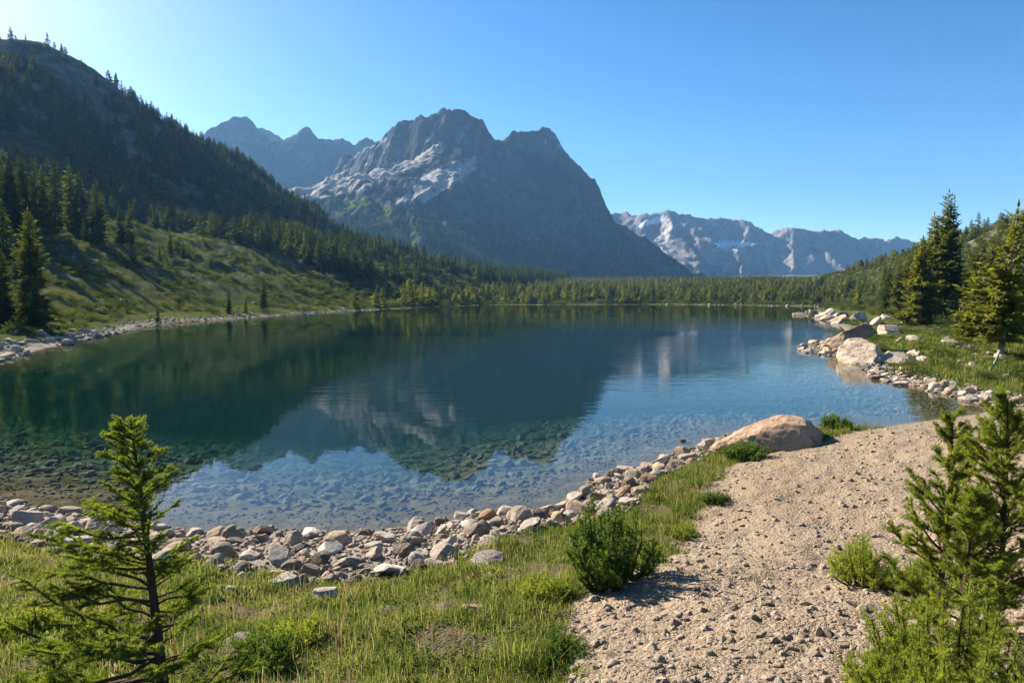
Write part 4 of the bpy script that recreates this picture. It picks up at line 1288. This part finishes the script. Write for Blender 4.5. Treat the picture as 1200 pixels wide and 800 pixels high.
# larger stones lying on the path
gp = np.random.default_rng(38)
path_list = [(770, 712), (795, 722), (870, 724), (890, 744), (737, 752), (762, 770), (785, 782), (845, 760), (930, 790), (1066, 779), (705, 735), (875, 632), (902, 583), (915, 668), (955, 640), (940, 572), (1008, 585),
             (868, 698), (826, 792), (990, 742), (965, 700), (1010, 548), (1062, 530), (838, 668), (780, 748), (985, 618), (1040, 612), (745, 790), (900, 775), (860, 780)]
for (px, py) in path_list:
    p = hit(px, py)
    r = gp.uniform(.016, .034) * (1.3 if py < 660 else 1.0)
    tone = ["pale grey", "tan", "grey", "dark grey"][gp.choice(4, p=[.4, .3, .2, .1])]
    side = "near the path's left edge" if px < 850 else ("on the right half of the path" if px > 950 else "in the middle of the path")
    dist = "close to the viewer" if py > 735 else ("halfway along" if py > 620 else "towards the lake")
    stone("path_stone", STONE[gp.integers(0, 12)], p + Vector((0, 0, r * .2)), r, (gp.normal(0, .3), gp.normal(0, .3), gp.uniform(0, 6.28)), tone,
          f"small {tone} stone {side}, {dist}", "stone", "stones on the gravel path")

# ------------------------------------------------------------------ grass
def grass_field(name, n, keep, hfun, seed, box, width=.004, tint=0.0, spread=.5):
    g = np.random.default_rng(seed)
    x = g.uniform(box[0], box[1], n); y = g.uniform(box[2], box[3], n)
    z, d = height(x, y, full=True)[:2]
    ok = keep(x, y, d, g) & (np.abs(x) < .80 * y + .8)
    x, y, z = x[ok], y[ok], z[ok]; n = len(x)
    h = hfun(x, y) * g.uniform(.5, 1.25, n)
    az = g.uniform(0, 6.283, n); ln = np.abs(g.normal(0, spread, n)) * h
    wx, wy = np.cos(az), np.sin(az)
    w = width * g.uniform(.7, 1.4, n) * (1 + y / 9)
    a2 = g.uniform(0, 6.283, n); sx, sy = np.cos(a2) * w * .5, np.sin(a2) * w * .5
    base = np.stack([x, y, z - .01], 1)
    mid = base + np.stack([wx * ln * .35, wy * ln * .35, h * .6], 1)
    tip = base + np.stack([wx * ln, wy * ln, h * np.sqrt(np.maximum(.2, 1 - (ln / h) ** 2 * .5))], 1)
    S = np.stack([sx, sy, np.zeros(n)], 1)
    V = np.stack([base - S, base + S, mid + S * .8, mid - S * .8, tip], 1).reshape(-1, 3)
    i5 = np.arange(n)[:, None] * 5
    F4 = i5 + np.array([0, 1, 2, 3]); F3 = i5 + np.array([3, 2, 4])
    me = make_mesh(name, V, [F4, F3], [M['grass']])
    tv = np.clip(.32 + tint + .34 * fbm(x / .9, y / .9, seed + 3, 3) + .25 * fbm(x / .25, y / .25, seed + 5, 2) + g.normal(0, .17, n), 0, 1)
    attr(me, 'tint', np.repeat(tv, 5))
    return tag(obj(name, me), kind='stuff')

def turf(x, y, d, g):
    bw = band_width(x) + .25 * fbm(x / 2.2, y / 2.2, 61, 4)
    p = .95 - .75 * sstep(.1, .6, fbm(x / .8, y / .8, 63, 4))
    return (d > bw - .05) & (path_side(x, y) + .30 * fbm(x / 2.2, y / 2.2, 61, 4) + .16 * fbm(x / .45, y / .45, 62, 3) + g.normal(0, .07, len(x)) < -.02) & (y < 19) & (g.random(len(x)) < p * np.clip(1.6 - y / 14, .4, 1))
def tall(x, y):
    e = np.exp(-((path_side(x, y) + .55) / .45) ** 2)
    return .055 + .045 * sstep(-.4, .6, fbm(x / .7, y / .7, 73, 3)) + .10 * e * sstep(-.5, .5, fbm(x / .9, y / .9, 74, 2))
grass_field("grass", 620000, turf, tall, 51, (-9, 10, 2.0, 18.5), .0038, .06, .85)
# tufts that stand higher, in clumps
def clumps(x, y, d, g):
    c = fbm(x / .35, y / .35, 75, 2)
    return turf(x, y, d, g) & (c > .42)
grass_field("tall_grass", 330000, clumps, lambda x, y: tall(x, y) * 1.9, 52, (-9, 10, 2.0, 18.5), .0040, .0, .5)
grass_field("low_herbs", 150000, turf, lambda x, y: .035 + .04 * sstep(-.2, .6, fbm(x / .5, y / .5, 78, 3)), 54, (-9, 10, 2.0, 18.5), .011, -.02, 1.3)
grass_field("dry_stalks", 70000, lambda x, y, d, g: turf(x, y, d, g) & (fbm(x / .8, y / .8, 79, 2) > -.1), lambda x, y: .14 + .10 * sstep(-.2, .6, fbm(x / .5, y / .5, 78, 3)), 55, (-9, 10, 2.0, 18.5), .0026, .42, .35)
def bank(x, y, d, g):
    return (d > 1.0) & (y > 20.5) & (x > np.interp(y, _ry, _rx) - 9) & (fbm(x / 1.5, y / 1.5, 76, 3) > -.35)
grass_field("bank_grass", 130000, bank, lambda x, y: np.full(x.shape, .22), 53, (13, 46, 20.5, 56), .006, .02, .5)

# ------------------------------------------------------------------ young conifers with needles
def sapling(seed, H, rad, nbr, trunk_r, needle, upturn, density, needle_w=.0022, bare=.06, mat='young', lower_thin=0.0, shape=.8, twig=1.0, bias=None):
    g = np.random.default_rng(seed)
    wood = Soup(); nP, nD, nL, nN = [], [], [], []
    n = 12; zs = np.linspace(-.15, H, n)
    bend = g.normal(0, .02 * H, 2)
    path = np.stack([bend[0] * np.sin(zs / H * 2.2), bend[1] * np.sin(zs / H * 2.6), zs], 1)
    V, F = tube(path, trunk_r * (1 - zs.clip(0) / H) ** .9 + .003, 8); wood.add(V, F)
    def needles(a, b, cnt):
        if cnt < 1: return
        t = g.random(cnt)[:, None]
        P = a + (b - a) * t
        ax = (b - a) / (np.linalg.norm(b - a) + 1e-9)
        rnd = g.normal(0, 1, (cnt, 3)); perp = rnd - (rnd @ ax)[:, None] * ax
        perp /= np.linalg.norm(perp, axis=1, keepdims=True) + 1e-9
        perp[:, 2] += .25
        nP.append(P); nD.append(ax * g.uniform(.45, 1.0, (cnt, 1)) + perp * .85); nL.append(needle * g.uniform(.7, 1.2, cnt)); nN.append(g.normal(0, 1, (cnt, 3)))
    for i in range(nbr):
        q = (i + g.uniform(0, 1)) / nbr
        z = H * (bare + (1 - bare) * q ** .9 * .985)
        if z > H * .99: continue
        az = g.uniform(0, 6.283)
        L = rad * (1 - z / H) ** shape * g.uniform(.5, 1.25) + .035
        if bias is not None: L *= 1 + .3 * math.cos(az - bias)
        c = np.array([np.interp(z, zs, path[:, 0]), np.interp(z, zs, path[:, 1]), z])
        el = upturn[0] + (upturn[1] - upturn[0]) * z / H + g.normal(0, .14)
        m = 6
        s = np.linspace(0, 1, m)
        wob = np.cumsum(g.normal(0, .035 * L, (m, 3)), 0); wob[0] = 0
        B = c + np.stack([np.cos(az) * s * L * math.cos(el), np.sin(az) * s * L * math.cos(el), s * L * math.sin(el) + .22 * L * s * s], 1) + wob
        V, F = tube(B, (.0025 + trunk_r * .30 * L / max(rad, .1)) * (1 - .75 * s), 5); wood.add(V, F)
        live = 1.0 if z / H > .35 else 1 - lower_thin * (1 - z / H / .35)
        # needles on the outer part of the branch
        for j in range(m - 1):
            if s[j] > .35 or z > .5 * H:
                needles(B[j], B[j + 1], int(density * np.linalg.norm(B[j + 1] - B[j]) * live))
        nt = int((4 + 16 * L * twig))
        for k in range(nt):
            if g.random() > live: continue
            f = g.uniform(.25, 1.0) ** .8
            a = np.array([np.interp(f, s, B[:, j]) for j in range(3)])
            sg = 1 if k % 2 else -1
            an = az + sg * g.uniform(.5, 1.1)
            l2 = (.22 * L * (1.25 - f) + .035) * g.uniform(.6, 1.3)
            b = a + l2 * np.array([math.cos(an) * .92, math.sin(an) * .92, g.normal(.12 + .5 * max(el, 0), .22)])
            V, F = tube(np.stack([a, b]), [.0028, .0015], 3); wood.add(V, F)
            needles(a, b, int(density * l2))
            if l2 > .09:
                for kk in range(3):
                    a3 = a + (b - a) * g.uniform(.3, .9)
                    b3 = a3 + .45 * l2 * np.array([math.cos(an + g.choice([-1, 1]) * .8), math.sin(an + g.choice([-1, 1]) * .8), g.normal(.15, .25)])
                    needles(a3, b3, int(density * .45 * l2))
    needles(path[-3], path[-1] + np.array([0, 0, .01]), int(density * .25 * H * .8))
    P = np.concatenate(nP); D = np.concatenate(nD); L = np.concatenate(nL); N = np.concatenate(nN)
    V, F = blades(P, D, N, L, np.full(len(P), needle_w), .4)
    fol = Soup(); fol.add(V, F)
    return wood.mesh("stem", [M['twig']], True), fol.mesh("foliage", [M[mat]])

def put_sapling(name, meshes, loc, rz, label, cat, lean=(0, 0), s=1.0, group=None):
    r = empty(name, loc, rz); r.rotation_euler = (lean[0], lean[1], rz); r.scale = (s, s, s)
    tag(r, label, cat, group)
    obj("trunk", meshes[0], r); obj("foliage", meshes[1], r)
    return r

# young spruce, lower left
sx, sy = (183 - 600) / 800 * 3.25, 3.25
sz = h1(sx, sy)
stop = at_depth(151, 490, 3.25)
Hs = stop[2] - sz
put_sapling("young_spruce", sapling(71, Hs, .60, 100, .030, .019, (-.10, .62), 1250, .0028, .08, 'young', .1, .95, 1.35, bias=3.4), (sx, sy, sz), 0,
            "sparse young spruce with thin dark trunk in the lower left foreground", "tree", lean=(0, math.atan2(stop[0] - sx, Hs)))
# young pines, lower right
for (bx, by, depth, top, rad, nb, lab, seed) in [
        (1112, 672, 4.4, (1103, 489), .36, 66, "slim young pine, left one of the two spires at lower right", 72),
        (1182, 700, 4.1, (1181, 470), .42, 76, "taller young pine at the right edge, topmost of the spires at lower right", 73),
        (1142, 720, 3.9, (1140, 575), .30, 50, "short bushy young pine between the two spires at lower right", 74)]:
    x = (bx - 600) / 800 * depth
    z = h1(x, depth)
    tp = at_depth(top[0], top[1], depth)
    put_sapling("young_pine", sapling(seed, tp[2] - z, rad, nb, .018, .026, (.40, .95), 1150, .0034, .05, 'pine', 0, .6, 1.25), (x, depth, z), seed,
                lab, "tree", lean=(0, math.atan2(tp[0] - x, tp[2] - z)))

def needle_bush(seed, rad, H, nst, needle, density, mat, wid, spread=.9):
    """many shoots rising from one root, each clothed in needles or small leaves"""
    g = np.random.default_rng(seed)
    wood = Soup(); Ps, Ds, Ls = [], [], []
    for i in range(nst):
        az = g.uniform(0, 6.283); out = rad * math.sqrt(g.random()) * spread
        hh = (1 + .28 * math.sin(3 * az + seed) * out / rad) * H * (1 - .62 * (out / rad) ** 2) * g.uniform(.5, 1.12)
        m = 6; s = np.linspace(0, 1, m)
        o2 = out * (.62 + .38 * s ** .8); B = np.stack([math.cos(az) * o2, math.sin(az) * o2, hh * s ** 1.15], 1) + np.cumsum(g.normal(0, .014, (m, 3)), 0) * s[:, None]
        V, F = tube(B, .006 * (1 - .8 * s) * (1 + 2 * rad), 4); wood.add(V, F)
        segs = [(B[j], B[j + 1]) for j in range(0, m - 1)]
        for k in range(9):
            f = g.uniform(.12, 1.0); a = np.array([np.interp(f, s, B[:, j]) for j in range(3)])
            an = g.uniform(0, 6.283); l = g.uniform(.05, .12) * (.6 + rad)
            segs.append((a, a + l * np.array([math.cos(an) * .7, math.sin(an) * .7, g.uniform(.3, 1.0)])))
        for a, b in segs:
            L = np.linalg.norm(b - a); c = max(2, int(density * L))
            t = g.random(c)[:, None]; ax = (b - a) / (L + 1e-9)
            rn = g.normal(0, 1, (c, 3)); rn -= (rn @ ax)[:, None] * ax; rn /= np.linalg.norm(rn, axis=1, keepdims=True) + 1e-9
            Ps.append(a + (b - a) * t); Ds.append(ax * g.uniform(.5, 1.1, (c, 1)) + rn * .8); Ls.append(needle * g.uniform(.6, 1.2, c))
    P = np.concatenate(Ps); D = np.concatenate(Ds); L = np.concatenate(Ls)
    V, F = blades(P, D, g.normal(0, 1, (len(P), 3)), L, np.full(len(P), wid), .45)
    f = Soup(); f.add(V, F)
    return wood.mesh("stem", [M['twig']], True), f.mesh("foliage", [M[mat]])

def put_bush(name, meshes, loc, label, cat="shrub", rz=0, s=(1, 1, 1)):
    r = empty(name, loc, rz); r.scale = s
    tag(r, label, cat)
    obj("stems", meshes[0], r); obj("foliage", meshes[1], r)
    return r
def at_ground(bx, by, off=0): return hit(bx, by) - Vector((0, -off, .02))

p = hit(722, 684)
put_bush("willow_shrub", needle_bush(81, .46, .72, 74, .032, 330, 'leaf', .0085), p + Vector((-.03, .12, -.03)), "dense green shrub with narrow leaves on the left edge of the path", rz=.4)
p = hit(1030, 690)
put_bush("juniper_bush", needle_bush(82, .34, .36, 60, .022, 620, 'pine', .0034), p + Vector((0, .15, -.02)), "low spreading juniper bush on the gravel left of the young pines", rz=1.0)
p = hit(1085, 700)
put_bush("juniper_bush", needle_bush(83, .26, .26, 40, .022, 600, 'pine', .0034), p + Vector((0, .1, -.02)), "small juniper at the foot of the slim young pine", rz=2.0)
for (x, y, rad, H, lab, sd) in [(1.98, 2.78, .38, .38, "dense pine bush filling the lower right corner", 84), (2.25, 3.35, .42, .58, "pine bush at the right edge below the taller spire", 85),
                                (1.98, 3.3, .32, .34, "low pine bush in front of the short bushy pine", 86),
                                (1.62, 2.62, .26, .28, "small pine bush left of the dense one in the lower right corner", 89)]:
    put_bush("pine_bush", needle_bush(sd, rad, H, 80, .026, 700, 'pine', .0036), (x, y, h1(x, y) - .02), lab, rz=sd)
p = hit(988, 505)
put_bush("green_bush", needle_bush(87, .42, .30, 44, .05, 170, 'leaf', .013), p + Vector((0, .35, -.02)), "small bright green bush behind the right end of the boulder", rz=.3)
p = hit(875, 538)
put_bush("green_bush", needle_bush(88, .5, .32, 60, .055, 170, 'leaf', .010), p + Vector((0, .05, -.02)), "grassy green tuft in front of the reddish boulder", rz=.9)

# heath shrubs in the foreground turf
HS = [needle_bush(90 + i, .24, .15, 36, .020, 300, 'leaf' if i < 1 else 'pine', .0055) for i in range(3)]
for i, (px, py, sc, lab) in enumerate([
        (305, 778, 1.25, "dark low heath shrub at the bottom edge right of the young spruce"), (348, 752, .9, "small heath shrub in the grass up and right of the bottom edge one"),
        (638, 698, 1.1, "heath shrub in tall grass left of the dense green shrub"),
        (838, 588, 1.0, "low shrub on the path's left margin halfway to the boulder"), (800, 628, .9, "low shrub on the path's left margin just past the dense green shrub"),
        
        (30, 742, 1.1, "low heath shrub in the grass at the left edge"), (655, 770, .9, "low shrub at the near end of the path's left margin"),
        (765, 655, .8, "little shrub growing against the dense green shrub's right side")]):
    p = hit(px, py)
    put_bush("heath_shrub", HS[i % 3], p - Vector((0, 0, .01)), lab, rz=i * 1.3, s=(sc, sc, sc))

# fallen stake by the slanting fir
a = hit(1163, 429); b = Vector(at_depth(1172, 411, a.y + .4))
V, F = tube([a - Vector((0, 0, .05)), (a + b) / 2 + Vector((.02, 0, 0)), b], [.05, .045, .03], 7)
tag(obj("dead_branch", make_mesh("dead_branch", V, F, [M['grey_bark']], True)), "pale dead branch leaning at the slanting fir's foot", "branch")
